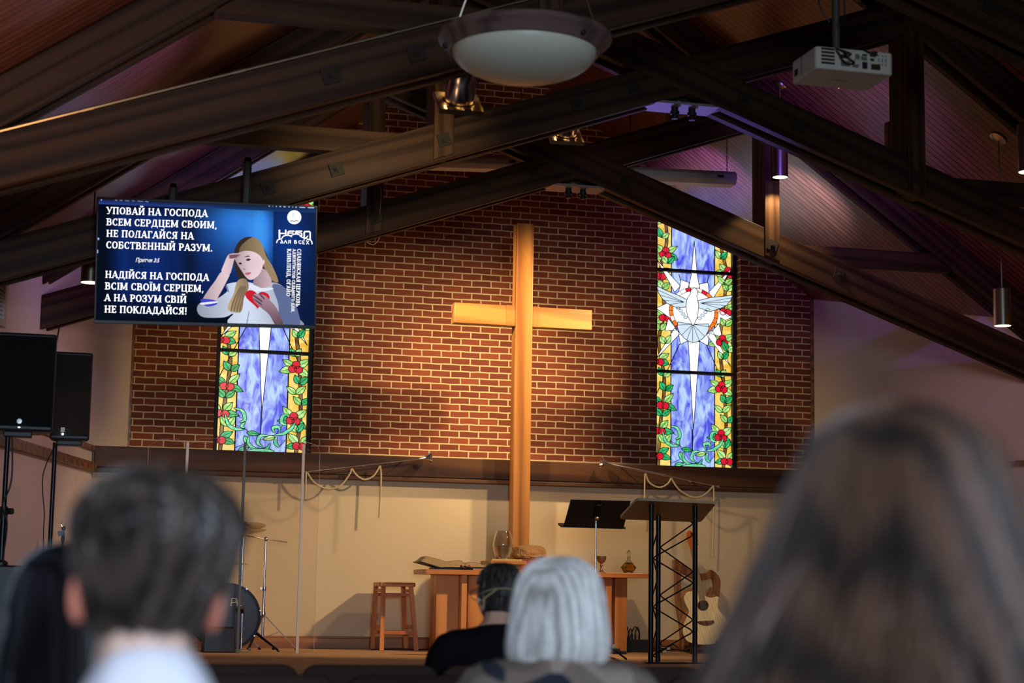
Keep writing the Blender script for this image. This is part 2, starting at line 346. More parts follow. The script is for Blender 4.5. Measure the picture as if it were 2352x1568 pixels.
struct(wallrail(wl, 16.9, YB, 2.325, 2.372, .03, -1).build('trim_6', TRIMW, bevel=.004))
struct(wallrail(wr, 16.2, YB, 2.375, 2.425, .04, 1).build('trim_7', TRIMW, bevel=.004))
m = MB(); m.box(-3.60, -3.545, 17.57, 17.6, 2.37, roofz(3.56)); struct(m.build('trim_8', TRIMW, bevel=.004))
m = MB(); m.box(3.575, 3.61, 17.57, 17.6, 2.37, roofz(3.6)); struct(m.build('trim_9', TRIMW, bevel=.004))

# ================================================================== ROOF TRUSSES
def chordpoly(ra, rb, zf, h):
    return [(ra, zf(ra)), (rb, zf(rb)), (rb, zf(rb)+h), (ra, zf(ra)+h)]
def truss(Y, name_label, ends):
    t = thing('roof_truss', name_label, 'roof truss', (0, Y, 4.6), 'dark timber scissor trusses')
    el, er = ends
    bl = lambda r: 4.68+.352*r      # left scissor chord rises to the right
    br = lambda r: 4.68-.352*r
    for zf, a, b, e, bmat_ in ((bl, -el, 1.77, 0, BEAML), (br, -1.77, er, .006, BEAMR)):
        m = MB()
        for y0, y1 in ((-.13, -.06), (.06, .13)):
            m.prism(chordpoly(a, b, zf, .272), Y+y0-e*(1 if y0 < 0 else 0), Y+y1+e)
        m.build('bottom_chord', bmat_, t, bevel=.006)
    for s, e in ((-1, el), (1, er)):
        m = MB(); zf = lambda r: ROOF0-.28-PITCH*abs(r)
        rr = min(e, 5.0)
        for y0, y1 in ((-.128, -.058), (.058, .128)):
            m.prism(chordpoly(0, s*rr, zf, .275), Y+y0, Y+y1)
        m.build('top_chord', TOPL if s < 0 else TOPR, t, bevel=.006)
        # strut between the chords and the post
        m = MB(); m.prism([(s*1.72, 4.08), (s*3.55, 4.08), (s*3.55, 4.24), (s*1.72, 4.24)], Y-.055, Y+.055); m.build('strut', BEAM, t, bevel=.005)
        m = MB(); zc = 4.68-.352*1.77; m.prism([(s*1.70, zc+.352*.07*1+.02), (s*1.84, zc-.352*.07+.02), (s*1.84, ROOF0-.30-PITCH*1.84), (s*1.70, ROOF0-.30-PITCH*1.70)], Y-.15, Y+.15)
        m.build('post', BEAMZ, t, bevel=.006)
    # horizontal plate closing the apex, with two hanging black twist plugs
    m = MB(); m.prism([(-.24, 4.597), (.24, 4.597), (.30, 4.615), (-.30, 4.615)], Y-.125, Y+.125); g = m.build('apex_plate', mat('grey_steel_plate', (.30, .27, .27), .5, .3), t)
    for x in (-.065, .065):
        m = MB(); m.lathe([(.026, 4.60), (.026, 4.57), (.034, 4.568), (.034, 4.545), (.024, 4.54), (.024, 4.512)], (x, Y-.03, 0), 12); m.build('plug', BLACK, g, smooth=True)
    # square washers with bolts where the pieces cross
    PL = mat('dark_steel_washer', (.030, .023, .016), .65, 0, .2)
    for r in (-2.95, -2.5, -1.77, -.82, -.40, .42, .85, 1.77, 2.4):
        s = 1 if r > 0 else -1; z = 4.68-.352*abs(r)+.135; a = -s*.34
        yf = Y-.152 if abs(r) == 1.77 else Y-.142
        c, sn = math.cos(a), math.sin(a); q = [(r+c*i*.045-sn*j*.045, z+sn*i*.045+c*j*.045) for i, j in ((-1, -1), (1, -1), (1, 1), (-1, 1))]
        m = MB(); m.prism(q, yf-.006, yf+.006); w = m.build('bolt_plate', PL, t)
        m = MB(); m.lathe([(.022, 0), (.022, .016), (.013, .016), (.013, .03), (0.0001, .031)], (r, yf-.006, z), 6, Matrix.Rotation(math.radians(90), 3, 'X')); m.build('bolt', PL, w)
    return t
Y1, Y2, Y3 = 9.02, 11.74, 14.46
truss(Y1, 'nearest of the three dark roof trusses, behind the hanging glass bowl light', (4.98, 5.2))
truss(Y2, 'middle of the three dark roof trusses, with blue-lit apex plate', (5.0, 5.2))
truss(Y3, 'farthest of the three dark roof trusses, in front of the brick wall', (wl(Y3)*-1+.03, wr(Y3)+.03))

# ================================================================== STAINED GLASS
GL = dict(yellow=emit('amber_glass', (.80, .46, .035), 1.0, ((1, .80, .24), (5, 1, 9))), blue=emit('blue_glass', (.085, .085, .78), 1.0, ((.50, .70, 1), (13, 1, 4.5))),
          white=emit('white_glass', (1, 1, 1), 1.3), green=emit('green_glass', (.015, .30, .07), 1.0, ((.05, .62, .22), (12, 1, 12))), lime=emit('lime_glass', (.22, .62, .10), 1.0, ((.62, .95, .38), (14, 1, 14))),
          red=emit('red_glass', (.70, .012, .035), 1.0), orange=emit('orange_glass', (.95, .20, .02), 1.0), brown=emit('brown_glass', (.12, .035, .010), 1.0, ((.30, .16, .04), (10, 1, 10))), teal=emit('teal_glass', (.05, .55, .30), 1.0, ((.30, .85, .45), (20, 1, 20))), ice=emit('ice_glass', (.66, .82, .93), 1.0), pale=emit('pale_glass', (1, .80, .70), 1.1))
GK = list(GL)
def stained(n, r0, r1, flip):
    w = thing('window_%d' % n, None, None, ((r0+r1)/2, 17.76, 2.473)); w['kind'] = 'structure'
    rnd = random.Random(5); W = r1-r0
    Pn = MB(); Ld = MB()
    def U(x, y, d):
        u = (x-38)/465; return (r0+u*W, 17.76-d, 2.473+(1525-y)/578)
    top = lambda r: ROOF0-.10-PITCH*abs(r)
    def poly(pts, key, d, lead=4.5):
        Pn.add([U(x, y, d) for x, y in pts], [tuple(range(len(pts)))], GK.index(key))
        if lead:
            for i in range(len(pts)): line([pts[i], pts[(i+1) % len(pts)]], lead, d+.0012)
    def line(pts, wd, d):
        for (xa, ya), (xb, yb) in zip(pts[:-1], pts[1:]):
            dx, dy = xb-xa, yb-ya; L = math.hypot(dx, dy)
            if L < .01: continue
            nx, ny = -dy/L*wd/2, dx/L*wd/2; ex, ey = dx/L*wd*.3, dy/L*wd*.3
            Ld.add([U(xa-ex+nx, ya-ey+ny, d), U(xb+ex+nx, yb+ey+ny, d), U(xb+ex-nx, yb+ey-ny, d), U(xa-ex-nx, ya-ey-ny, d)], [(0, 1, 2, 3)])
    def yt(x):      # top of the glass below the roof slope, in design pixels
        r = r0+(x-38)/465*W; return 1525-(top(r)-2.473)*578
    # ground colours
    poly([(38, 1525), (135, 1525), (135, yt(135)), (38, yt(38))], 'yellow', 0, 5); poly([(400, 1525), (503, 1525), (503, yt(503)), (400, yt(400))], 'yellow', 0, 5)
    poly([(135, 1525), (400, 1525), (400, yt(400)), (135, yt(135))], 'blue', 0, 6)
    line([(266, 1290), (266, 1430)], 6, .002)
    for a in ([(185, 765), (38, 1100)], [(350, 765), (503, 1110)], [(190, 365), (180, 330)], [(352, 370), (362, 330)]): line(a, 5, .009)
    # branches and leaves
    for xs, bx in (((85, 105, 70, 92, 60, 95, 70, 60), 0), ((455, 440, 470, 452, 430, 455, 470, 452), 1)):
        ys = [-150, 120, 300, 560, 760, 1000, 1290, 1525]
        c = spl([(x, y) for x, y in zip(xs, ys)], 8)
        c = [(v[0], v[1]) for v in c]
        L = [(x-9, y) for x, y in c]; R = [(x+9, y) for x, y in c]
        for i in range(len(c)-1): Pn.add([U(*L[i], .003), U(*R[i], .003), U(*R[i+1], .003), U(*L[i+1], .003)], [(0, 1, 2, 3)], GK.index('brown'))
        line(L, 4, .0035); line(R, 4, .0035)
    k = [0]
    def leaf(cx, cy, a, ln=62, wd=26, key=None):
        k[0] += 1; d = .010+.00025*k[0]; ca, sa = math.cos(a), math.sin(a)
        key = key or ('green' if rnd.random() < .45 else 'lime'); pts = []
        for t in [i/6 for i in range(7)]: pts.append((t*ln, wd*.62*math.sin(math.pi*t**.8)))
        for t in [i/6 for i in range(5, 0, -1)]: pts.append((t*ln, -wd*.62*math.sin(math.pi*t**.8)))
        q = [(cx+x*ca-y*sa, cy+x*sa+y*ca) for x, y in pts]
        q = [(min(501, max(40, x)), y) for x, y in q]
        poly(q, key, d, 3.6); line([(cx, cy), (cx+ln*.93*ca, cy+ln*.93*sa)], 2.6, d+.0015)
    def berries(cx, cy, n=3, r=21):
        for i in range(n):
            a = 2.1*i+.6; x, y = cx+math.cos(a)*r*.85, cy+math.sin(a)*r*.85; k[0] += 1; d = .016+.00025*k[0]
            poly([(min(501, max(40, x+r*math.cos(j*.5236))), y+r*math.sin(j*.5236)) for j in range(12)], 'red', d, 3.6)
    for x, y in ((95, 205), (65, 340), (95, 600), (52, 872), (83, 1140), (62, 1298), (50, 1450), (475, 305), (462, 542), (440, 735), (435, 1025), (431, 1325), (468, 1470), (90, -20), (450, 60)):
        left = x < 200; base = (-2.5, -.7, .25, 2.6) if left else (-2.4, -.6, .6, 2.9)
        for a in base: leaf(x+10*math.cos(a), y+10*math.sin(a), a+rnd.uniform(-.2, .2), rnd.uniform(62, 84), rnd.uniform(30, 38))
        berries(x, y, 3 if y % 2 else 2, 22)
    for x, y in ((70, 110), (105, 270), (75, 430), (60, 690), (95, 770), (80, 970), (95, 1060), (75, 1215), (95, 1380), (430, 220), (455, 380), (470, 420), (455, 640), (470, 800), (440, 850), (430, 960), (455, 1120), (440, 1180), (470, 1240), (450, 1400)):
        for a in (-2.2, -.8): leaf(x, y, a+rnd.uniform(-.25, .25), rnd.uniform(56, 74), rnd.uniform(28, 34))
    # star of rays
    for q in ([(268, 115), (287, 330), (303, 418), (232, 418), (251, 330)], [(233, 745), (303, 745), (266, 1290)], [(38, 245), (52, 262), (185, 405), (150, 445)], [(499, 275), (385, 470), (350, 440), (488, 285)],
              [(38, 865), (150, 668), (185, 700), (52, 850)], [(492, 890), (345, 700), (378, 668)], [(38, 552), (125, 505), (125, 610)], [(503, 580), (408, 530), (408, 632)],
              [(188, 365), (236, 380), (240, 430), (175, 440)], [(352, 372), (300, 385), (296, 430), (362, 440)], [(186, 768), (238, 740), (235, 690), (172, 690)], [(352, 768), (300, 740), (304, 690), (362, 690)],
              [(92, 690), (112, 612), (165, 680)], [(440, 710), (420, 625), (368, 690)]): poly(q, 'white', .030, 4)
    el = lambda r, a: (266+r*math.cos(a), 560+r*1.0*math.sin(a))
    poly([el(128, i*math.pi/20) for i in range(40)], 'white', .032, 3)
    cols = ['orange', 'white', 'orange', 'orange', 'pale', 'orange', 'red', 'pale', 'white', 'red', 'orange', 'pale']
    for i in range(26):
        a0, a1 = i*2*math.pi/26, (i+1)*2*math.pi/26
        poly([el(127, a0), el(150, a0), el(150, (a0+a1)/2), el(150, a1), el(127, a1), el(127, (a0+a1)/2)], cols[(i*5) % 12], .034, 3)
    # dove
    wingL = [(228, 490), (165, 462), (100, 440), (38, 412), (50, 455), (72, 490), (105, 520), (165, 545), (215, 535)]
    wingR = [(290, 490), (370, 465), (440, 455), (503, 443), (490, 480), (465, 510), (430, 530), (365, 555), (292, 535)]
    tail = [(258, 640), (168, 630), (165, 665), (180, 700), (205, 728), (235, 748), (258, 754), (285, 748), (318, 728), (342, 700), (358, 665), (356, 632)]
    for q in (wingL, wingR, tail): poly(q, 'ice', .038, 4.2)
    poly([(266+a, b) for a, b in ((0, 412), (16, 420), (22, 440), (16, 462), (28, 520), (22, 590), (-2, 645), (-10, 645), (-40, 590), (-50, 530), (-42, 480), (-22, 450), (-18, 425))], 'white', .042, 4)
    poly([(290, 430), (300, 437), (289, 442)], 'pale', .043, 2)
    for x, y in ((60, 470), (85, 500), (120, 525), (50, 440)): line([(x, y), (205, 505)], 3, .040)
    for x, y in ((485, 485), (460, 512), (425, 532), (498, 460)): line([(x, y), (305, 505)], 3, .040)
    for x, y in ((168, 650), (190, 712), (222, 742), (258, 754), (300, 742), (332, 712), (356, 650)): line([(x, y), (258, 640)], 3, .040)
    for x, y in ((185, 560), (200, 580), (215, 600), (170, 545), (335, 560), (318, 580), (300, 600), (350, 545)): poly([(x+13*math.cos(j*1.047), y+10*math.sin(j*1.047)) for j in range(6)], 'ice', .039, 2.6)
    # ribbon tendrils across the foot
    def ribbon(pts, w0, key='teal'):
        k[0] += 1; d = .022+.00025*k[0]; c = [(v[0], v[1]) for v in spl(pts, 7)]; n = len(c); A = []; B = []
        for i, (x, y) in enumerate(c):
            xa, ya = c[max(0, i-1)]; xb, yb = c[min(n-1, i+1)]; L = math.hypot(xb-xa, yb-ya) or 1; h = w0*math.sin(math.pi*(.08+.84*i/(n-1)))/2
            A.append((x-(yb-ya)/L*h, y+(xb-xa)/L*h)); B.append((x+(yb-ya)/L*h, y-(xb-xa)/L*h))
        for i in range(n-1): Pn.add([U(*A[i], d), U(*B[i], d), U(*B[i+1], d), U(*A[i+1], d)], [(0, 1, 2, 3)], GK.index(key))
        line(A, 3.4, d+.0012); line(B, 3.4, d+.0012)
    for q in ([(75, 1310), (95, 1370), (135, 1395), (180, 1392)], [(120, 1275), (165, 1290), (178, 1340), (150, 1355)], [(180, 1350), (165, 1375), (178, 1390)], [(205, 1430), (200, 1470), (235, 1505), (290, 1505), (315, 1470)],
              [(300, 1425), (262, 1430), (250, 1470), (275, 1490)], [(405, 1300), (375, 1310), (370, 1350), (400, 1362)], [(335, 1410), (325, 1380), (355, 1375), (360, 1400)], [(335, 1420), (380, 1410), (420, 1380), (440, 1345)], [(345, 1430), (340, 1465), (360, 1490)], [(180, 1525), (240, 1512), (320, 1515), (330, 1525)]): ribbon(q, 20)
    for a in ((190, 1412, .1, 70, 24), (180, 1430, 1.2, 66, 24), (340, 1432, 2.9, 70, 24), (270, 1500, .1, 50, 18), (150, 1515, -.3, 60, 22)): leaf(a[0], a[1], a[2], a[3], a[4], rnd.choice(['lime', 'teal', 'green']))
    for a in ([(135, 1310), (165, 1330)], [(135, 1370), (185, 1390), (215, 1420), (266, 1432), (340, 1420), (400, 1330)], [(200, 1470), (135, 1500)], [(360, 1490), (400, 1440)]): line(a, 3.4, .021)
    Pn.build('glass_panel', [GL[q] for q in GK], w); Ld.build('leading', BLACKWOOD, w)
    # frame with the two cross bars, set in the opening
    F = MB(); zt = 2.473
    F.box(r0-.03, r0+.004, 17.70, 17.80, 2.43, top(r0)); F.box(r1-.004, r1+.03, 17.70, 17.80, 2.43, top(r1+.03)); F.box(r0-.03, r1+.03, 17.70, 17.80, 2.43, 2.476)
    for z in (3.483, 4.573): F.box(r0, r1, 17.695, 17.80, z-.016, z+.016)
    F.build('window_frame', mat('black_frame', (.010, .009, .012), .6), w)
    B = MB(); B.prism([(r0-.05, 2.40), (r1+.05, 2.40), (r1+.05, top(r1+.05)), (r0-.05, top(r0-.05))], 17.80, 17.86); B.build('backing', BLACKWOOD, w)
    return w
stained(1, -2.703, -1.812, 0)
stained(2, 1.870, 2.734, 0)

# ================================================================== CROSS
t = thing('wooden_cross', 'tall golden oak cross standing against the ledge between the stained glass windows', 'cross', (-.03, 16.08, STG))
m = MB(); m.box(-.112, .052, 16.00, 16.15, STG, 4.605); m.build('upright', OAKZ, t, bevel=.008)
m = MB(); m.box(-.700, -.112, 16.015, 16.135, 3.620, 3.812); m.build('crossbar_arm', OAKX, t, bevel=.006)
m = MB(); m.box(.052, .640, 16.015, 16.135, 3.620, 3.812); m.build('crossbar_arm', OAKX, t, bevel=.006)
JB = wood('darker_oak', (.22, .08, .018), (.40, .17, .04), 'X', .9, .4, 8)
for a, b in ((-.200, -.110), (.05, .122)): m = MB(); m.box(a, b, 16.010, 16.137, 3.617, 3.815); m.build('joint_block', JB, t, bevel=.003)

# ================================================================== TRUMPETS ON THE LEDGE
def trumpet(label, a, b, ropes):
    """a = bell end, b = mouthpiece end, both just in front of the ledge board"""
    t = thing('herald_trumpet', label, 'trumpet', b, 'herald trumpets on the ledge')
    A, B = Vector(a), Vector(b); d = (B-A).normalized(); L = (B-A).length
    m = MB(); m.tube([A+d*.07, A+d*(L-.06)], [.0095, .0055], 10); 
    for f in (.12, .30, .52, .74): m.tube([A+d*(L*f), A+d*(L*f+.02)], .012, 10)
    m.build('tubing', CHROME, t, smooth=True)
    for f in (.2, .8):
        q = A+d*(L*f); m = MB(); m.tube([q, (q.x, 16.19, q.z)], .006, 8); m.build('hook', BLACKM, t)
    m = MB(); m.tube([A, A+d*.012, A+d*.03, A+d*.06, A+d*.12], [.052, .040, .024, .014, .0095], 20, cap=False); m.build('bell', CHROME, t, smooth=True)
    m = MB(); m.tube([A+d*(L-.06), A+d*(L-.035), A+d*(L-.02), A+d*L], [.006, .006, .011, .013], 12); m.build('mouthpiece', CHROME, t, smooth=True)
    R = mat('cream_cord', (.62, .50, .30), .8, bump=.5, bscale=300)
    m = MB()
    for r in ropes: m.tube(spl(r, 7), .0085, 8)
    m.build('cord', R, t, smooth=True)
YT = 16.08
trumpet('chrome herald trumpet with draped cord, on the ledge left of the cross', P(990, 1050, YT), P(693, 1084, YT),
        [[P(703, 1084, YT), P(702, 1110, YT), P(701, 1145, YT)], [P(705, 1084, YT), P(722, 1108, YT), P(750, 1122, YT), P(780, 1116, YT), P(802, 1090, YT), P(807, 1076, YT)], [P(808, 1076, YT), P(820, 1092, YT), P(838, 1101, YT), P(858, 1092, YT), P(872, 1070, YT)], [P(873, 1069, YT), P(875, 1090, YT), P(874, 1130, YT), P(871, 1189, YT)]])
trumpet('chrome herald trumpet with draped cord, on the ledge right of the cross above the lectern', P(1381, 1062, YT), P(1652, 1117, YT),
        [[P(1482, 1087, YT), P(1481, 1110, YT), P(1480, 1190, YT)], [P(1483, 1087, YT), P(1492, 1108, YT), P(1514, 1119, YT), P(1532, 1112, YT), P(1542, 1098, YT)], [P(1542, 1098, YT), P(1560, 1124, YT), P(1590, 1141, YT), P(1615, 1138, YT), P(1639, 1116, YT)], [P(1639, 1115, YT), P(1640, 1150, YT), P(1639, 1210, YT), P(1637, 1280, YT)]])

# ================================================================== TELEVISION
KTV = 11.40/13.5211; TC = EYE+(Vector((-3.1813, 13.5211, 3.5879))-EYE)*KTV; TR = Vector((.9996, -.0086, .0261)).normalized(); TU = Vector((-.0266, -.0637, .9976)); TU = (TU-TR*TU.dot(TR)).normalized(); TN = TR.cross(TU)   # TN points to the viewer
TW, THT = 1.667*KTV, .955*KTV
def T3(u, v, d=0): return TC+TR*(u-TW/2)+TU*(THT/2-v)+TN*d      # u right, v down, metres
_src = np.array([(222.2, 451.5), (729.7, 473.3), (725, 753.9), (215.9, 742.2)]); _dst = np.array([(0, 0), (TW, 0), (TW, THT), (0, THT)])
_A = []
for (x, y), (u, v) in zip(_src, _dst): _A += [[x, y, 1, 0, 0, 0, -u*x, -u*y], [0, 0, 0, x, y, 1, -v*x, -v*y]]
_h = np.linalg.solve(np.array(_A), _dst.ravel())
def tvuv(x, y):
    w = _h[6]*x+_h[7]*y+1; return ((_h[0]*x+_h[1]*y+_h[2])/w, (_h[3]*x+_h[4]*y+_h[5])/w)
def c1(a, b): return tvuv(200+a/4.2764, 430+b/4.2764)         # zoomed picture of the screen
tv = thing('television', 'wide television showing white Cyrillic verses and a girl, hung under the trusses', 'television', tuple(TC-TU*THT/2))
m = MB()
for u0, u1, v0, v1 in ((0, TW, 0, .016), (0, TW, THT-.022, THT), (0, .012, .016, THT-.022), (TW-.012, TW, .016, THT-.022)):
    m.hexa([T3(u0, v1, -.03), T3(u1, v1, -.03), T3(u1, v1, .004), T3(u0, v1, .004)], [T3(u0, v0, -.03), T3(u1, v0, -.03), T3(u1, v0, .004), T3(u0, v0, .004)])
m.build('bezel', BLACK, tv, bevel=.002)
m = MB(); m.hexa([T3(.002, THT-.002, -.032), T3(TW-.002, THT-.002, -.032), T3(TW-.002, THT-.002, -.008), T3(.002, THT-.002, -.008)], [T3(.002, .002, -.032), T3(TW-.002, .002, -.032), T3(TW-.002, .002, -.008), T3(.002, .002, -.008)])
m.hexa([T3(.3, .7, -.06), T3(TW-.3, .7, -.06), T3(TW-.3, .7, -.032), T3(.3, .7, -.032)], [T3(.3, .2, -.06), T3(TW-.3, .2, -.06), T3(TW-.3, .2, -.032), T3(.3, .2, -.032)]); m.build('housing', BLACK, tv)
def vcmat():
    m, nt, b = newmat('screen_picture'); a = N(nt, 'ShaderNodeVertexColor'); a.layer_name = 'Col'
    nt.links.new(a.outputs['Color'], b.inputs['Emission Color']); b.inputs['Emission Strength'].default_value = 1.0; b.inputs['Base Color'].default_value = (.004, .004, .004, 1); b.inputs['Roughness'].default_value = .7; b.inputs['Specular IOR Level'].default_value = .05
    return m
SCR = vcmat()
class SM:
    def __init__(s): s.v = []; s.f = []; s.c = []
    def poly(s, uv, cols, d):
        o = len(s.v); s.v += [T3(u, v, d) for u, v in uv]; s.f.append(tuple(range(o, o+len(uv)))); s.c += (cols if isinstance(cols, list) else [cols]*len(uv))
    def fan(s, pts, col, d, shade=None):
        """closed shape from zoom coordinates; shade(x, y) multiplies the colour"""
        n = len(pts); cx = sum(p[0] for p in pts)/n; cy = sum(p[1] for p in pts)/n
        for i in range(n):
            a, b = pts[i], pts[(i+1) % n]; tri = [(cx, cy), a, b]
            cc = [tuple(ch*k for ch, k in zip(col, (shade(*q) if shade else (1, 1, 1)))) for q in tri]
            s.poly([c1(*q) for q in tri], cc, d)
    def build(s, name, parent):
        me = bpy.data.meshes.new(name); org = ORG[parent.name]; me.from_pydata([tuple(Vector(v)-org) for v in s.v], [], s.f)
        ca = me.color_attributes.new('Col', 'FLOAT_COLOR', 'POINT')
        for i, c in enumerate(s.c): ca.data[i].color = (*c, 1)
        me.materials.append(SCR); o = bpy.data.objects.new(name, me); COL.objects.link(o); o.parent = parent; ORG[o.name] = org; return o
def lin(r, g, b): return tuple(((v/255)/12.92 if v <= 10 else (((v/255)+.055)/1.055)**2.4) for v in (r, g, b))
def bg(x, y):        # blue studio backdrop of the slide, by zoom coordinates
    s = .55*math.exp(-((x-1480)/330)**2)*math.exp(-((y-330)/380)**2)+.5*math.exp(-((x-1700)/110)**2)*math.exp(-((y-500)/330)**2)
    st = .12*math.exp(-((x-640)/120)**2)+.10*math.exp(-((x-330)/90)**2)-.16*math.exp(-((x-1000)/70)**2)-.14*math.exp(-((x-1620)/40)**2)*math.exp(-((y-250)/200)**2)
    e = min(1, max(0, (x-90)/260))*min(1, max(.25, (1400-y)/420))*min(1, max(.35, (y-60)/250))
    k = max(.12, min(1, (.40+st)*e+s)); return (lin(int(22*k+50*s), int(80*k+90*s), int(215*k+30*s)))
def bg2(x, y):
    k = .40+.45*math.exp(-((y-520)/420)**2)*math.exp(-((x-1960)/240)**2); return lin(int(8*k+6), int(62*k), int(150*k))
sm = SM(); NX, NY = 60, 34
def c1inv(u, v):     # plain interpolation back to zoom coordinates
    a = np.array([(95, 92), (2265, 185), (2245, 1385), (68, 1335)], float); s, t_ = u/TW, v/THT
    return (1-t_)*((1-s)*a[0]+s*a[1])+t_*((1-s)*a[3]+s*a[2])
U0, U1, V0, V1 = .012, TW-.012, .016, THT-.022; US = c1(1828, 700)[0]
for (ua, ub, nx, fn) in ((U0, US, 46, bg), (US, U1, 12, bg2)):
    for i in range(nx):
        for j in range(NY):
            q = [(ua+(ub-ua)*(i+a)/nx, V0+(V1-V0)*(j+b)/NY) for a, b in ((0, 0), (1, 0), (1, 1), (0, 1))]
            sm.poly(q, [fn(*c1inv(*p)) for p in q], 0)
q = [(U0, V0), (U1, V0), (U1, V0+.030), (U0, V0+.030)]; sm.poly(q, [lin(20, 30, 70), lin(16, 42, 80), lin(24, 56, 105), lin(40, 66, 150)], .0006)
sm.build('backdrop', tv)
# the girl on the slide
g = SM()
def S(pts, n=5): return [(v[0], v[1]) for v in spl(pts, n, True)]
hairD, hairL, skin, skinD, blouse, blouseD = lin(52, 42, 34), lin(150, 128, 98), lin(232, 205, 212), lin(120, 82, 92), lin(214, 224, 245), lin(120, 140, 195)
gr = lambda x0, x1, lo, hi: (lambda x, y: tuple([lo+(hi-lo)*min(1, max(0, (x-x0)/(x1-x0)))]*3))
g.fan(S([(1610, 487), (1690, 520), (1750, 620), (1800, 740), (1850, 830), (1885, 945), (1830, 960), (1740, 900), (1600, 900), (1500, 900), (1460, 800), (1440, 680), (1470, 570), (1530, 505)]), hairD, .0006)
g.fan(S([(1640, 490), (1720, 560), (1765, 680), (1830, 790), (1880, 930), (1800, 900), (1745, 790), (1715, 690), (1600, 640), (1500, 640), (1530, 560)]), hairL, .0008, gr(1480, 1720, .45, 1.1))
g.fan(S([(1380, 950), (1560, 930), (1720, 960), (1830, 935), (1930, 975), (1985, 1060), (2060, 1180), (2080, 1280), (2085, 1362), (1420, 1345), (1440, 1240), (1350, 1275), (1150, 1275), (1085, 1215), (1110, 1140), (1250, 1110), (1380, 1020)]), blouse, .0010, lambda x, y: tuple([.35+.65*math.exp(-((x-1560)/330)**2)]*3))
g.fan(S([(1820, 960), (1930, 975), (1985, 1060), (2060, 1180), (2085, 1362), (1900, 1362), (1880, 1150)]), lin(95, 108, 150), .0012)
g.fan(S([(1145, 1105), (1180, 1030), (1260, 920), (1325, 830), (1400, 850), (1375, 920), (1300, 1060), (1255, 1120)]), skin, .0014, gr(1150, 1380, .55, 1.0))
g.fan(S([(1120, 1120), (1140, 1095), (1260, 1110), (1275, 1150), (1180, 1170)]), lin(60, 70, 190), .0016); g.fan(S([(1120, 1135), (1270, 1120), (1272, 1135), (1140, 1152)]), lin(235, 235, 250), .0018)
g.fan(S([(1325, 830), (1345, 760), (1380, 680), (1410, 655), (1480, 650), (1505, 665), (1460, 690), (1440, 740), (1425, 800), (1400, 855)]), skin, .0030, gr(1330, 1480, 1.0, .75))
for i in range(3): g.fan(S([(1400, 664+i*13), (1495-i*12, 660+i*12), (1500-i*14, 670+i*12), (1410, 676+i*13)], 3), skinD, .0032)
g.fan(S([(1650, 880), (1710, 800), (1770, 830), (1815, 940), (1740, 990), (1640, 960)]), lin(200, 170, 180), .0020, gr(1640, 1790, .55, 1.05))
g.fan(S([(1480, 650), (1560, 625), (1650, 640), (1715, 690), (1730, 770), (1690, 860), (1620, 908), (1570, 890), (1520, 820), (1470, 740), (1455, 690)]), skin, .0024, lambda x, y: tuple([.50+.55*min(1, max(0, (x-1470)/170))]*3))
for q, c in (([(1560, 715), (1585, 700), (1612, 708), (1590, 724)], lin(40, 40, 55)), ([(1490, 745), (1510, 738), (1525, 752), (1505, 760)], lin(45, 40, 50)), ([(1545, 688), (1580, 672), (1605, 680), (1580, 684)], lin(70, 50, 45)),
             ([(1555, 845), (1585, 835), (1615, 838), (1590, 860), (1560, 858)], lin(190, 105, 122)), ([(1530, 790), (1545, 800), (1560, 808), (1548, 812)], lin(140, 95, 100)), ([(1725, 720), (1745, 715), (1745, 750), (1728, 758)], skin)): g.fan(S(q, 3), c, .0028)
g.fan(S([(1590, 965), (1640, 960), (1720, 990), (1800, 985), (1830, 1000), (1720, 1022), (1640, 1015)]), lin(225, 232, 250), .0026)
g.fan(S([(1480, 920), (1560, 900), (1590, 980), (1545, 1080), (1530, 1180), (1500, 1230), (1400, 1215), (1385, 1160), (1440, 1050)]), lin(190, 165, 130), .0030, gr(1380, 1560, 1.1, .5))
for dx in (0, 28, 56, 84): g.fan(S([(1500+dx*.6, 980), (1515+dx*.6, 985), (1450+dx, 1120), (1425+dx, 1215), (1410+dx, 1205), (1435+dx, 1110)], 3), lin(128, 106, 82), .0032)
heart = []
for i in range(30):
    a = 2*math.pi*i/30; hx = 16*math.sin(a)**3; hy = 13*math.cos(a)-5*math.cos(2*a)-2*math.cos(3*a)-math.cos(4*a); heart.append((1675+hx*7.6, 1092-hy*6.2+hx*1.0))
g.fan(heart, lin(205, 28, 45), .0034)
g.fan(S([(1640, 1050), (1690, 1048), (1745, 1062), (1800, 1110), (1870, 1200), (1930, 1362), (1860, 1362), (1790, 1250), (1720, 1190), (1660, 1140), (1630, 1090)]), lin(165, 130, 145), .0038, lambda x, y: tuple([max(.25, 1.15-(y-1050)/330)]*3))
for q in ([(1625, 1062), (1640, 1055), (1720, 1110), (1712, 1124)], [(1636, 1100), (1648, 1096), (1715, 1142), (1708, 1156)], [(1690, 1048), (1704, 1045), (1745, 1090), (1736, 1100)]): g.fan(S(q, 3), lin(95, 70, 85), .0041)
for q in ([(1365, 970), (1382, 960), (1400, 1030), (1385, 1030)], [(1590, 1215), (1598, 1215), (1575, 1345), (1565, 1345)]): g.fan(q, blouseD, .0016)
g.build('portrait', tv)
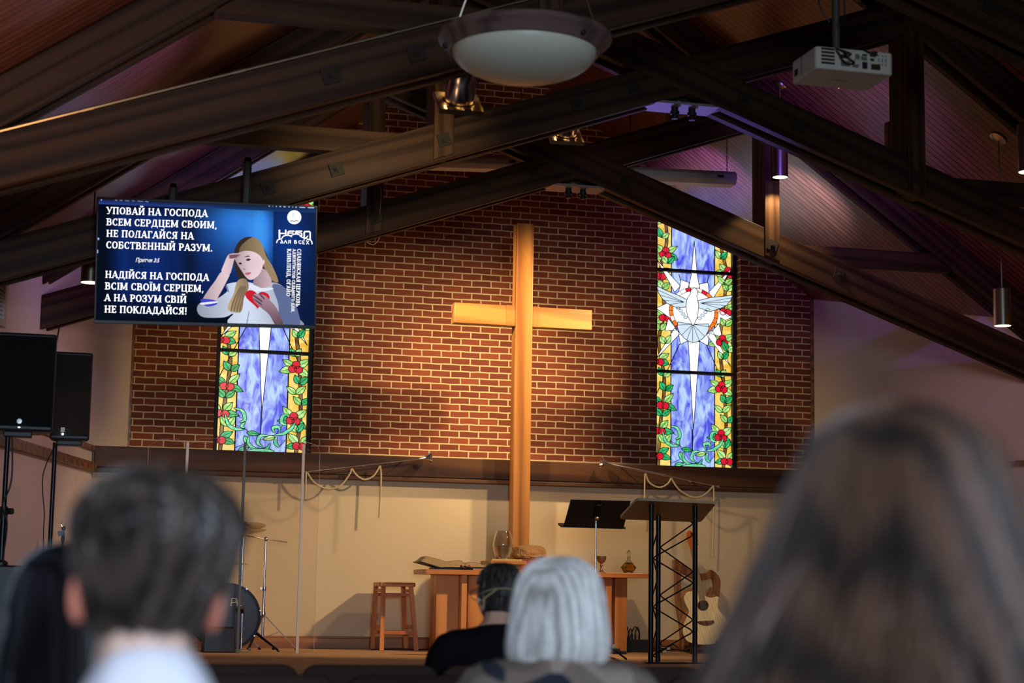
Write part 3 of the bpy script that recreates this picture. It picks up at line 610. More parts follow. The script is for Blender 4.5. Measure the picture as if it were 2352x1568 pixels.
# lettering: a slab alphabet drawn stroke by stroke
GLY = {
 'А': (.92, [('d', .10, 0, .44, 1, .10), ('d', .44, 1, .80, 0, .20), ('h', .22, .64, .30), ('s', .10, 0), ('s', .80, 0)]),
 'Б': (.84, [('v', .20), ('h', .2, .66, .95), ('t', .66, .74, 1), ('a', .44, .30, .27, .26, -90, 90), ('h', .2, .44, .05), ('h', .2, .44, .56), ('s', .2, 0), ('s', .2, 1)]),
 'В': (.86, [('v', .20), ('h', .2, .44, .95), ('h', .2, .46, .53), ('h', .2, .46, .05), ('a', .42, .74, .22, .21, -90, 90), ('a', .45, .29, .27, .24, -90, 90), ('s', .16, 0), ('s', .16, 1)]),
 'Г': (.72, [('v', .20), ('h', .2, .64, .95), ('t', .64, .72, 1), ('s', .2, 0), ('s', .2, 1)]),
 'Д': (.98, [('d', .22, .08, .34, .95, .12), ('v', .70), ('h', .28, .80, .95), ('h', .04, .94, .06), ('t', .06, -.2, .1), ('t', .92, -.2, .1)]),
 'Е': (.78, [('v', .20), ('h', .2, .66, .95), ('h', .2, .52, .52), ('h', .2, .68, .05), ('t', .66, .76, 1), ('t', .68, 0, .25), ('t', .53, .40, .64), ('s', .16, 0), ('s', .16, 1)]),
 'З': (.76, [('a', .34, .74, .26, .22, -90, 150), ('a', .34, .28, .30, .24, -150, 90), ('h', .25, .4, .52), ('t', .10, .72, .92), ('t', .08, .1, .3)]),
 'И': (1.0, [('v', .20), ('v', .78), ('d', .22, .08, .76, .92, .11), ('s', .2, 0), ('s', .2, 1), ('s', .78, 0), ('s', .78, 1)]),
 'І': (.42, [('v', .21), ('s', .21, 0), ('s', .21, 1)]),
 'К': (.92, [('v', .20), ('d', .26, .45, .70, .96, .11), ('d', .40, .58, .78, .02, .19), ('s', .2, 0), ('s', .2, 1), ('s', .80, 0), ('s', .70, 1)]),
 'Л': (.92, [('d', .16, .04, .32, .95, .12), ('v', .70), ('h', .26, .76, .95), ('s', .14, 0), ('s', .70, 0), ('s', .74, 1)]),
 'М': (1.16, [('v', .18), ('v', .96), ('d', .18, .98, .56, .12, .15), ('d', .56, .12, .95, .98, .12), ('s', .18, 0), ('s', .18, 1), ('s', .96, 0), ('s', .96, 1)]),
 'Н': (1.0, [('v', .20), ('v', .78), ('h', .2, .78, .5), ('s', .2, 0), ('s', .2, 1), ('s', .78, 0), ('s', .78, 1)]),
 'О': (.92, [('a', .46, .5, .34, .46, 0, 360)]), 'С': (.82, [('a', .46, .5, .34, .46, 55, 305), ('t', .68, .70, .96), ('t', .68, .06, .28)]),
 'П': (.98, [('v', .20), ('v', .76), ('h', .1, .86, .95), ('s', .2, 0), ('s', .76, 0), ('s', .2, 1), ('s', .76, 1)]),
 'Р': (.80, [('v', .20), ('h', .2, .44, .95), ('h', .2, .44, .42), ('a', .43, .69, .25, .26, -90, 90), ('s', .2, 0), ('s', .16, 1)]),
 'Т': (.82, [('v', .41), ('h', .04, .78, .95), ('t', .06, .74, 1), ('t', .76, .74, 1), ('s', .41, 0)]),
 'У': (.90, [('d', .12, 1, .46, .36, .18), ('d', .80, 1, .38, .02, .10), ('h', .12, .38, .04), ('s', .12, 1), ('s', .80, 1)]),
 'Ц': (1.0, [('v', .20), ('v', .76), ('h', .2, .92, .05), ('t', .92, -.2, .08), ('s', .2, 1), ('s', .76, 1)]),
 'Ь': (.80, [('v', .20), ('h', .2, .44, .05), ('h', .2, .44, .55), ('a', .43, .30, .26, .25, -90, 90), ('s', .2, 1), ('s', .16, 0)]),
 'Ы': (1.14, [('v', .20), ('h', .2, .44, .05), ('h', .2, .44, .55), ('a', .43, .30, .25, .25, -90, 90), ('v', .94), ('s', .2, 1), ('s', .16, 0), ('s', .94, 0), ('s', .94, 1)]),
 'Я': (.88, [('v', .66), ('h', .42, .66, .95), ('h', .42, .66, .44), ('a', .43, .70, .25, .25, 90, 270), ('d', .46, .44, .16, .02, .16), ('s', .66, 0), ('s', .70, 1), ('s', .14, 0)]),
 ',': (.34, [('d', .18, .14, .10, -.18, .14)]), '.': (.34, [('d', .16, 0, .16, .17, .18)]), '!': (.36, [('d', .18, .32, .18, 1, .17), ('d', .18, 0, .18, .16, .18)]), ' ': (.36, []),
 'Ї': (.42, [('v', .21), ('s', .21, 0), ('s', .21, 1), ('d', .08, 1.12, .08, 1.26, .13), ('d', .34, 1.12, .34, 1.26, .13)])}
GLY['Й'] = (1.0, GLY['И'][1]+[('a', .49, 1.30, .17, .15, 180, 360)])
def write(mb, text, a, b, cap, up=None, d=.0046, fn=None):
    """text fitted between two points (zoom coordinates), cap height in the same units"""
    adv = sum(GLY[c][0]+.06 for c in text); A = Vector(a); B = Vector(b); dx = (B-A)/adv
    U_ = Vector(up) if up else Vector((dx.y, -dx.x)).normalized()*1; U_ = U_.normalized()*cap; pen = 0
    def q(x, y):
        p = A+dx*x+U_*y; return T3(*(fn or c1)(p.x, p.y), d)
    def stroke(pts, w):
        for (x0, y0), (x1, y1) in zip(pts[:-1], pts[1:]):
            ex, ey = (x1-x0), (y1-y0); L = math.hypot(ex, ey) or 1; nx, ny = -ey/L*w/2, ex/L*w/2
            mb.add([q(x0+nx, y0+ny), q(x1+nx, y1+ny), q(x1-nx, y1-ny), q(x0-nx, y0-ny)], [(0, 1, 2, 3)])
    for c in text:
        w, st = GLY[c]; o = pen+.03
        for s in st:
            k = s[0]
            if k == 'v': stroke([(o+s[1], 0), (o+s[1], 1)], .19)
            elif k == 'h': stroke([(o+s[1], s[3]), (o+s[2], s[3])], .10)
            elif k == 't': stroke([(o+s[1], s[2]), (o+s[1], s[3])], .10)
            elif k == 'd': stroke([(o+s[1], s[2]), (o+s[3], s[4])], s[5])
            elif k == 's': stroke([(o+s[1]-.17, .045 if s[2] == 0 else .955), (o+s[1]+.17, .045 if s[2] == 0 else .955)], .09)
            elif k == 'a':
                n = 14; ps = []
                for i in range(n+1):
                    an = math.radians(s[5]+(s[6]-s[5])*i/n); ps.append((an, o+s[1]+s[3]*math.cos(an), s[2]+s[4]*math.sin(an)))
                for (a0, x0, y0), (a1, x1, y1) in zip(ps[:-1], ps[1:]): 
                    w_ = .085+.115*abs(math.cos((a0+a1)/2)); stroke([(x0, y0), (x1, y1)], w_)
        pen += w+.06
TXT = emit('white_lettering', (1, 1, 1), 1.15)
m = MB()
for s, a, b in (('УПОВАЙ НА ГОСПОДА', (186, 262), (1190, 294)), ('ВСЕМ СЕРДЦЕМ СВОИМ,', (186, 374), (1282, 407)), ('НЕ ПОЛАГАЙСЯ НА', (186, 487), (1052, 514)), ('СОБСТВЕННЫЙ РАЗУМ.', (184, 600), (1238, 632)),
                ('НАДІЙСЯ НА ГОСПОДА', (175, 890), (1202, 920)), ('ВСІМ СВОЇМ СЕРЦЕМ,', (173, 1004), (1152, 1030)), ('А НА РОЗУМ СВІЙ', (168, 1117), (982, 1138)), ('НЕ ПОКЛАДАЙСЯ!', (168, 1231), (985, 1250))): write(m, s, a, b, 69)
for s, a, b, cp in (('СЛАВЯНСКАЯ ЦЕРКОВЬ', (2066, 606), (2050, 1170), 38), ('АДВЕНТИСТОВ СЕДЬМОГО ДНЯ,', (2022, 606), (2006, 1228), 30), ('КЛИВЛЕНД, ОГАЙО', (1968, 604), (1958, 1068), 38)): write(m, s, a, b, cp, up=(1, 0))
m.build('verse_lettering', TXT, tv)
# round church badge: disc, flame lines and open book
m = MB(); cx, cy, R = 2037, 297, 68
m.add([T3(*c1(cx+R*math.cos(i*math.pi/24), cy+R*math.sin(i*math.pi/24)), .0046) for i in range(48)], [tuple(range(48))]); bd = m.build('badge', TXT, tv)
BL2 = emit('badge_lines', lin(70, 150, 190), 1.0); BL3 = emit('badge_book', lin(10, 40, 80), 1.0); m = MB(); m2 = MB()
def seg(mb, a, b, w, d=.0054):
    L = math.hypot(b[0]-a[0], b[1]-a[1]); nx, ny = -(b[1]-a[1])/L*w/2, (b[0]-a[0])/L*w/2
    mb.add([T3(*c1(x, y), d) for x, y in ((a[0]+nx, a[1]+ny), (b[0]+nx, b[1]+ny), (b[0]-nx, b[1]-ny), (a[0]-nx, a[1]-ny))], [(0, 1, 2, 3)])
for a, b in (((2012, 285), (2040, 258)), ((2012, 297), (2044, 266)), ((2014, 308), (2042, 282)), ((2040, 312), (2062, 292)), ((2042, 322), (2064, 303)), ((2010, 275), (2030, 256))): seg(m, a, b, 3.5)
for pts in ([(1996, 338), (2010, 332), (2025, 332), (2037, 340)], [(2037, 340), (2050, 330), (2066, 330), (2078, 338)]):
    for a, b in zip(pts[:-1], pts[1:]): seg(m2, a, b, 8)
m.build('flame_lines', BL2, bd); m2.build('book_outline', BL3, bd)
# rounded wordmark over a cloud
m = MB(); Z8 = lambda x, y: ((620+x/5.6-200)*4.2764, (470+y/5.6-430)*4.2764)
def pth(pts, w):
    p = [Z8(*q) for q in pts]
    for a, b in zip(p[:-1], p[1:]): seg(m, a, b, w*.7636, .0048)
    for x, y in p: m.add([T3(*c1(x+w*.38*math.cos(i*.7854), y+w*.38*math.sin(i*.7854)), .0049) for i in range(8)], [tuple(range(8))])
arc = lambda cx, cy, rx, ry, a0, a1: [(cx+rx*math.cos(math.radians(a0+(a1-a0)*i/12)), cy+ry*math.sin(math.radians(a0+(a1-a0)*i/12))) for i in range(13)]
for q, w in (([(125, 332), (125, 432)], 20), ([(125, 372), (205, 372)], 14), ([(205, 332), (205, 385)], 18), ([(312, 344), (250, 344), (236, 356), (236, 385)], 16), ([(236, 368), (300, 368)], 12), ([(410, 344), (340, 344), (334, 352), (334, 362)], 16), ([(334, 364), (400, 366), (412, 380), (412, 400)], 14),
             ([(442, 430), (442, 360), (452, 348), (508, 348), (518, 360), (518, 450)], 17), (arc(225, 450, 72, 55, 190, 320), 12), (arc(335, 440, 78, 60, 215, 330), 12), (arc(130, 490, 40, 45, 180, 290), 12), (arc(500, 500, 42, 52, 240, 370), 12), ([(390, 410), (430, 428), (480, 436)], 11), ([(490, 405), (440, 450)], 10)): pth(q, w)
for q in ([(140, 495), (155, 458), (170, 495), (140, 495)], [(185, 498), (203, 460), (220, 500)], [(268, 500), (268, 460), (245, 462), (240, 474), (250, 482), (268, 482)], [(250, 482), (238, 500)], [(318, 462), (318, 500), (340, 500), (346, 490), (338, 480), (318, 480)], [(318, 462), (336, 462), (340, 470), (336, 480)], [(402, 470), (385, 464), (372, 475), (374, 494), (390, 504), (404, 496)],
          [(445, 466), (422, 466), (424, 506), (446, 508)], [(424, 486), (440, 486)], [(468, 466), (500, 510)], [(500, 468), (470, 510)]): pth(q, 8)
m.build('wordmark', TXT, tv)
def font_text(s, a, b, cap, parent, name, matl, shear=0, d=.0046):
    cu = bpy.data.curves.new(name, 'FONT'); cu.body = s; cu.shear = shear; tmp = bpy.data.objects.new('tmp_text', cu); COL.objects.link(tmp)
    dg = bpy.context.evaluated_depsgraph_get(); me = bpy.data.meshes.new_from_object(tmp.evaluated_get(dg)); bpy.data.objects.remove(tmp); bpy.data.curves.remove(cu)
    xs = [v.co.x for v in me.vertices] or [0, 1]; x0, x1 = min(xs), max(xs); A, B = Vector(a), Vector(b); dx = (B-A); up = Vector((dx.y, -dx.x)).normalized()*cap/.7
    org = ORG[parent.name]
    for v in me.vertices:
        p = A+dx*((v.co.x-x0)/(x1-x0))+up*v.co.y; v.co = T3(*c1(p.x, p.y), d)-org
    me.materials.clear(); me.materials.append(matl); o = bpy.data.objects.new(name, me); COL.objects.link(o); o.parent = parent; ORG[o.name] = org; return o
font_text('Притчи 3:5', (478, 735), (715, 739), 40, tv, 'verse_reference', TXT, .35)
MT = emit('menu_text', lin(150, 175, 225), 1.0)
for s, a, b in (('File', (275, 134), (299, 135)), ('Edit', (322, 135), (348, 136)), ('Action', (372, 137), (414, 139)), ('View', (440, 140), (470, 141)), ('Window', (496, 142), (551, 145)), ('Help', (573, 146), (604, 147))): font_text(s, a, b, 12, tv, 'menu_word', MT)
m = MB()
for x, y, w in ((140, 124, 12), (1792, 188, 10), (1826, 189, 5), (1862, 191, 10), (1900, 192, 18), (1942, 194, 22), (1986, 195, 14), (2022, 197, 8), (2055, 199, 14), (2115, 200, 56), (2200, 203, 60)): seg(m, (x-w/2, y), (x+w/2, y+w*.04), 11 if w < 30 else 9)
seg(m, (110, 497), (112, 518), 16); seg(m, (103, 615), (103, 648), 9)
m.build('menu_icons', MT, tv, )['kind'] = 'stuff'
# poles that hang it from the strut of the middle truss
for px, py in ((569, 362), (398, 422)):
    q = P(px, py, 11.50); m = MB(); m.box(q.x-.018, q.x+.018, 11.48, 11.52, TC.z-.1, q.z); m.box(q.x-.026, q.x-.018, 11.47, 11.53, TC.z-.1, q.z-.02); m.box(q.x+.018, q.x+.026, 11.47, 11.53, TC.z-.1, q.z-.02)
    m.box(q.x-.018, q.x+.018, 11.48, 11.70, q.z-.03, q.z); m.box(q.x-.018, q.x+.018, 11.43, 11.50, TC.z-.1, TC.z-.04); m.build('mount_pole', mat('mount_steel', (.05, .046, .04), .4, .6), tv, bevel=.003)

# ================================================================== LAMPS UNDER THE ROOF
# glass bowl on three rods
bc = P(1205, 90, 7.66); RB = .402
t = thing('bowl_pendant', 'large frosted glass bowl light with bronze rim hanging in front of nearest truss', 'ceiling light', tuple(bc))
m = MB(); m.lathe([(.335, -.062), (.345, -.066), (.352, -.058), (.372, -.034), (.392, -.016), (.398, -.012), (.404, 0), (.400, .012), (.392, .014), (.36, .0), (.33, -.04)], bc, 64, caps=False); m.build('rim', wood('bronze_rim', (.10, .055, .045), (.19, .115, .095), 'X', 1, .4, 12), t, smooth=True)
m = MB(); n = 12; m.lathe([(max(1e-5, .333*math.cos(a)), -.058-.135*math.sin(a)) for a in [i*math.pi/2/n for i in range(n+1)]], bc, 64); m.build('glass_bowl', mat('frosted_glass', (.80, .77, .60), .35, spec=.4), t, smooth=True)
for i, a in enumerate((2.55, 4.9, 5.5)):
    p = bc+Vector((.37*math.cos(a), .37*math.sin(a), .005)); q = bc+Vector((.03*math.cos(a), .03*math.sin(a), .95)); m = MB(); m.tube([p, q], .006, 8); m.build('rod', STEEL, t)
for a in (2.95, 5.25):
    p = bc+Vector((.365*math.cos(a), .365*math.sin(a), -.045)); m = MB(); m.ball(p, .014, 10); m.build('finial', BLACKM, t, smooth=True)
m = MB(); q = bc+Vector((0, 0, .95)); m.tube([q-Vector((0, 0, .05)), (q.x, q.y, roofz(q.x)-.02)], .012, 10); m.build('stem', STEEL, t)

# spotlights (chrome cans with square gel frames)
def parcan(pos, nrm, label, power, lit=True):
    """pos = middle of the mouth, nrm = where it points"""
    n = Vector(nrm).normalized(); x = n.cross(Vector((0, 0, 1))).normalized(); y = x.cross(n); c = Vector(pos); M = Matrix((x, y, -n)).transposed()
    t = thing('stage_spotlight', label, 'spotlight', pos, 'chrome stage spotlights')
    m = MB(); m.lathe([(.080, .0), (.092, .004), (.092, .016), (.083, .022), (.083, .13), (.080, .135), (.080, .205), (.045, .225), (.0001, .228)], c, 32, M, open0=True); m.build('can', CHROME, t, smooth=True)
    m = MB(); h = .125
    for a, b in (((-h, -h), (h, -.07)), ((-h, .07), (h, h)), ((-h, -.07), (-.07, .07)), ((.07, -.07), (h, .07))):
        m.add([c+M @ Vector((u, v, w)) for w in (-.016, -.012) for u, v in ((a[0], a[1]), (b[0], a[1]), (b[0], b[1]), (a[0], b[1]))], [(3, 2, 1, 0), (4, 5, 6, 7), (0, 1, 5, 4), (1, 2, 6, 5), (2, 3, 7, 6), (3, 0, 4, 7)])
    for u0, v0, u1, v1 in ((-h, -h, h, -h), (h, -h, h, h), (h, h, -h, h), (-h, h, -h, -h)): m.bar(c+M @ Vector((u0, v0, .0)), c+M @ Vector((u1, v1, .0)), .004, .026, tuple(-n))
    fr = m.build('gel_frame', mat('brass_gel_frame', (.80, .60, .36), .32, 1), t)
    for a in (.6, 2.7, 4.8):
        q = c+M @ Vector((.092*math.cos(a), .092*math.sin(a), .002)); m = MB(); m.bar(q, q-n*-.0-M @ Vector((0, 0, .028)), .022, .01, tuple(M @ Vector((math.cos(a), math.sin(a), 0)))); m.build('clip', CHROME, fr)
    m = MB(); m.lathe([(.0001, .03), (.06, .032), (.078, .012)], c, 24, M); m.build('lens', emit('spot_lens', (1, .80, .45), 6), t, smooth=True)
    m = MB()
    for s in (-1, 1): m.bar(c+M @ Vector((s*.092, 0, .11)), c+M @ Vector((s*.092, 0, .30)), .02, .005, tuple(x))
    m.bar(c+M @ Vector((-.095, 0, .30)), c+M @ Vector((.095, 0, .30)), .005, .02, tuple(n)); m.build('yoke', BLACKM, t)
    return t
pc = P(1053, 238, 9.38); parcan(tuple(pc), (.02, .61, -.79), 'chrome stage spotlight with glowing square frame, left of the glass bowl light', 1)
spot('can_spill', tuple(pc+Vector((.0, .03, -.06))), (-2.15, 11.6, 3.98), 170, (1, .80, .48), 46, 1, .05)
parcan(tuple(P(1298, 313, 12.35)), (.05, .60, -.80), 'spotlight with brass frame peeking below the middle truss, near the brick gable', 1)
# cylinder pendants
def pendant(px, py, Y, label, power=0, ln=.33, r=.068, top=None):
    c = P(px, py, Y); t = thing('cylinder_pendant', label, 'pendant lamp', tuple(c), 'brushed steel cylinder pendants'); zt = roofz(c.x)
    m = MB(); m.lathe([(r-.004, .004), (r, 0), (r, ln), (r-.01, ln+.006), (.012, ln+.008), (.0001, ln+.008)], c, 32); m.build('shade', STEEL, t, smooth=True)
    m = MB(); m.lathe([(.0001, -.001), (r-.004, -.001), (r-.004, .001)], c, 32); m.build('lens', emit('pendant_lens', (1, .86, .62), 1.6), t, smooth=True)
    m = MB(); m.tube([c+Vector((0, 0, ln)), (c.x, c.y, zt-.01)], .006, 8); m.build('cord', STEEL, t)
    m = MB(); s = -1 if c.x > 0 else 1; m.lathe([(.075, 0), (.07, -.012), (.03, -.025), (.0001, -.026)], (c.x, c.y, zt-.004), 20, Matrix.Rotation(math.atan(PITCH)*-s, 3, 'Y')); m.build('canopy', STEEL, t, smooth=True)
    if power: spot('pendant_light', (c.x, c.y, c.z-.01), (c.x, c.y, 0), power, (1, .72, .36), 105, .35, .05)
    return t
pendant(1792, 407, 14.17, 'lit steel cylinder pendant in front of the right post of the farthest truss', 75)
pendant(2303, 748, 12.45, 'lit steel cylinder pendant low at the right edge, below the middle truss', 16, ln=.29)
pendant(208, 649, 12.3, 'lit steel cylinder pendant half hidden behind the left edge of the television', 16)
pendant(2053, 380, 12.2, 'steel cylinder pendant mostly hidden behind the right post of the middle truss', 8)
pendant(2362, 395, 10.6, 'steel cylinder pendant cut off by the right edge of the photo', 0)
pendant(1545, 310, 15.7, 'steel cylinder pendant seen just below the blue apex plate of the middle truss', 0)
# fluorescent fixtures on chains
def fluor(a, b, Y, label):
    A, B = P(*a, Y), P(*b, Y); t = thing('fluorescent_fixture', label, 'fluorescent light', tuple((A+B)/2), 'white fluorescent fixtures near the gable'); d = (B-A).normalized(); w = .13
    up = Vector((0, 0, 1)); y = Vector((0, 1, 0)); prof = [(-.10, .0), (-.10, -.05), (-.07, -.09), (.07, -.09), (.10, -.05), (.10, 0), (.06, .035), (-.06, .035)]
    m = MB(); m.ext([A+y*u+up*v for u, v in prof], B-A); m.build('housing', WHITEP, t, bevel=.006)
    m = MB(); m.ext([B-d*.16-y*.102+up*q2+d*q1 for q1, q2 in ((-.03, -.035), (.03, -.035), (.03, -.012), (-.03, -.012))], (0, .004, 0)); m.build('label_plate', BLACK, t)
    for q in (A+d*.06, B-d*.06):
        m = MB(); z = roofz(q.x)-.02
        n = max(3, int((z-q.z-.03)/.03)); 
        for i in range(n):
            zz = q.z+.035+i*(z-q.z-.04)/n; L_ = (z-q.z-.04)/n*.62
            ax = d if i % 2 else y; m.tube([Vector((q.x, q.y, zz+L_))+ax*.008*math.sin(k*math.pi/4)+up*L_*math.cos(k*math.pi/4) for k in range(9)], .0022, 5, cap=False)
        m.build('chain', BLACKM, t)
fluor((1432, 394), (1684, 406), 14.95, 'white fluorescent fixture on chains right of the apex of the farthest truss')
fluor((985, 365), (1210, 372), 15.2, 'white fluorescent fixture half hidden behind the middle truss, left of the apex')
# projector
Y0, Y1p = 8.38, 8.70; xa, xb = P(1874, 130, Y0).x, P(2051, 140, Y0).x; zb, zt = P(1960, 164, Y0).z, P(1960, 113, Y0).z
t = thing('projector', 'white ceiling projector with cables, hanging right of the glass bowl light', 'projector', ((xa+xb)/2, Y0+.16, zb))
def rrect(x0, x1, y0, y1, r, n=4):
    o = []
    for cx, cy, a0 in ((x1-r, y1-r, 0), (x0+r, y1-r, 90), (x0+r, y0+r, 180), (x1-r, y0+r, 270)):
        for i in range(n+1): a = math.radians(a0+90*i/n); o.append((cx+r*math.cos(a), cy+r*math.sin(a)))
    return o
m = MB(); m.slab(rrect(xa, xb, Y0, Y1p, .02), zb, zt); m.build('case', mat('projector_white', (.66, .62, .52), .45), t, bevel=.008)
W = xb-xa; H = zt-zb; fx = lambda a: xa+W*(a-690)/1305; fz = lambda b: zt-H*(b-380)/370
DK = mat('port_black', (.012, .012, .014), .5); GR = mat('port_grey', (.16, .15, .13), .5)
for i in range(5):
    m = MB(); z0 = fz(400+i*58); m.box(fx(780), fx(1005), Y0-.001, Y0+.01, z0-.0115, z0+.0)
    o = m.build('vent_slot', DK, t)
for a0, a1, b0, b1, mm, nm in ((1100, 1250, 500, 560, DK, 'port'), (1350, 1425, 480, 560, GR, 'port'), (1450, 1550, 510, 575, GR, 'port'), (1470, 1550, 470, 500, DK, 'port'), (1605, 1672, 535, 575, DK, 'port'), (1620, 1775, 625, 720, mat('sensor_brown', (.05, .035, .012), .3), 'sensor_window'), (1470, 1555, 600, 715, DK, 'port'), (1110, 1260, 600, 690, GR, 'port'), (1300, 1400, 590, 700, GR, 'port')):
    k = 40*(a0-690)/1305; m = MB(); m.box(fx(a0), fx(a1), Y0-.003, Y0+.01, fz(b1-k), fz(b0-k)); m.build(nm, mm, t)
m = MB(); m.box(fx(1320), fx(1410), Y0-.02, Y0, fz(650), fz(560)); m.build('plug', WHITEP, t); m = MB(); m.box(fx(1600), fx(1690), Y0-.03, Y0, fz(480), fz(410)); m.build('plug', BLACK, t)
for i in range(6):
    for j in range(2): m = MB(); x, z = fx(1750+i % 3*60), fz(450+(i//3)*55+j*90); m.box(x-.005, x+.005, Y0-.002, Y0+.002, z-.003, z+.003); m.build('button', GR, t)
m = MB(); m.box(xa-.002, xa+.01, Y0+.235, Y0+.275, zb+.03, zb+.065); m.build('side_window', DK, t)
m = MB(); m.box(xa-.001, xa+.01, Y0+.185, Y0+.19, zb+.02, zt-.004); m.build('side_seam', DK, t)
for i in range(9): 
    m = MB(); x = xa+W*.36+i*.0125; m.box(x, x+.007, Y0+.17, Y0+.182, zb-.001, zb+.002); m.build('case_mark', GR, t)
m = MB(); m.box(xa+W*.62, xa+W*.62+.004, Y1p-.002, Y1p+.001, zb+.001, zb+.005); m.build('power_light', emit('amber_led', (1, .3, .05), 4), t)
px_ = P(1920, 60, Y0+.16); m = MB(); m.tube([(px_.x, Y0+.16, zt), (px_.x, Y0+.16, roofz(px_.x)-.01)], .021, 16); m.build('pole', mat('pole_grey', (.10, .095, .075), .5, .3), t, smooth=True)
m = MB(); m.box(px_.x-.07, px_.x+.07, Y0+.09, Y0+.23, zt, zt+.012); m.build('mount_plate', BLACKM, t)
for pts in ([P(1878, -10, 8.45), P(1886, 20, 8.44), P(1905, 50, 8.44)], [P(1937, -10, 8.42), P(1940, 30, 8.42), P(1930, 55, 8.42)], [(fx(960), Y0+.05, zt+.01), (fx(1060), Y0-.02, fz(430)), (fx(1180), Y0-.03, fz(470)), (fx(1250), Y0-.025, fz(490)), (fx(1210), Y0-.02, fz(520))],
            [(fx(1000), Y0+.05, zt+.01), (fx(1040), Y0-.02, fz(480)), (fx(1090), Y0-.025, fz(580)), (fx(1180), Y0-.02, fz(650)), (fx(1300), Y0-.02, fz(640))], [(fx(1080), Y0+.03, zt+.01), (fx(1150), Y0-.02, fz(480)), (fx(1215), Y0-.03, fz(570)), (fx(1310), Y0-.02, fz(620))], [(fx(1480), Y0+.03, zt+.012), (fx(1540), Y0-.02, fz(420)), (fx(1640), Y0-.03, fz(450))]):
    m = MB(); m.tube(spl(pts, 6), .0045, 8); m.build('cable', BLACK, t, smooth=True)
# conduit along the nearest truss
m = MB(); q = [(r, 9.02-.15, 4.955+.352*r) for r in (-4.9, -1.2)]; m.tube(q, .008, 8)
for f in (.2, .4, .6, .8): c = Vector(q[0]).lerp(Vector(q[1]), f); m.tube([c-Vector((.03, 0, .0106)), c+Vector((.03, 0, .0106))], .011, 8)
one(m, 'conduit_pipe', mat('galvanised', (.5, .42, .28), .35, 1), 'thin metal conduit along the top edge of the nearest truss', 'pipe', (-3, 8.87, 3.9), smooth=True)
# wires on the posts of the farthest truss
for pts, lab in (([P(874, 430, 14.28), P(876, 448, 14.28), P(872, 490, 14.28)], 'thin pale wire hanging beside the left post of the farthest truss, above the crossbar level'), ([P(843, 556, 14.3), P(856, 562, 14.28), P(866, 556, 14.28), P(872, 545, 14.28)], 'frayed pale wire end under the left post of the farthest truss'),):
    m = MB(); m.tube(spl(pts, 6), .003, 6); one(m, 'loose_wire', mat('pale_wire', (.55, .42, .25), .6), lab, 'wire', tuple(pts[0]), smooth=True)
# louvre on the left wall
t = thing('wall_louvre', 'slatted vent high on the left wall above the large loudspeaker', 'vent', (wl(12.6)+.04, 12.6, 2.98))
def onwall(Y, z, o): return Vector((wl(Y)+o, Y, z))
m = MB()
for ya, yb, z0, z1 in ((12.2, 13.30, 2.985, 3.03), (12.2, 13.30, 3.36, 3.40), (13.24, 13.30, 3.03, 3.36), (12.2, 12.26, 3.03, 3.36)): m.hexa([onwall(ya, z0, 0), onwall(ya, z0, .045), onwall(yb, z0, .045), onwall(yb, z0, 0)], [onwall(ya, z1, 0), onwall(ya, z1, .045), onwall(yb, z1, .045), onwall(yb, z1, 0)])
m.build('vent_frame', mat('vent_paint', (.50, .42, .34), .6), t)
for i in range(10):
    z = 3.045+i*.031; m = MB(); m.hexa([onwall(12.26, z, .005), onwall(12.26, z-.012, .035), onwall(13.24, z-.012, .035), onwall(13.24, z, .005)], [onwall(12.26, z+.006, .005), onwall(12.26, z-.006, .035), onwall(13.24, z-.006, .035), onwall(13.24, z+.006, .005)]); m.build('slat', mat('vent_slat', (.36, .30, .23), .6), t)

# ================================================================== ON THE STAGE
def Pb(pts, Y): return [P(x, y, Y) for x, y in pts]
# communion table
YF = 15.42; x0, x1 = P(978, 1312, YF).x, P(1490, 1318, YF).x; zt, zb = P(978, 1306.5, YF).z, P(978, 1318, YF).z
TT = zt
t = thing('communion_table', 'long cherry wood table in front of the cross, set with book, vase and goblet', 'table', ((x0+x1)/2, 15.7, STG))
m = MB(); m.box(x0, x1, YF, 15.97, zb, zt); m.build('tabletop', CHERRYX, t, bevel=.005)
for pans, fin in (((1000, 1052, 1073, 1112), (1059, 1072)), ((1411, 1439, 1340, 1386), (1391, 1405))):
    for a, b in (pans[:2], pans[2:]):
        m = MB(); m.box(P(a, 1400, 15.62).x, P(b, 1400, 15.62).x, 15.60, 15.86, STG, zb); m.build('pedestal_panel', CHERRYZ, t, bevel=.004)
    m = MB(); m.box(P(fin[0], 1400, 15.5).x, P(fin[1], 1400, 15.5).x, 15.50, 15.92, STG, zb); m.build('pedestal_fin', CHERRYZ, t, bevel=.004)
    m = MB(); a, b = min(pans[0], pans[2]), max(pans[1], pans[3]); m.box(P(a, 1400, 15.62).x+.05, P(b, 1400, 15.62).x-.05, 15.70, 15.80, STG, zb); m.build('pedestal_core', CHERRYZ, t)
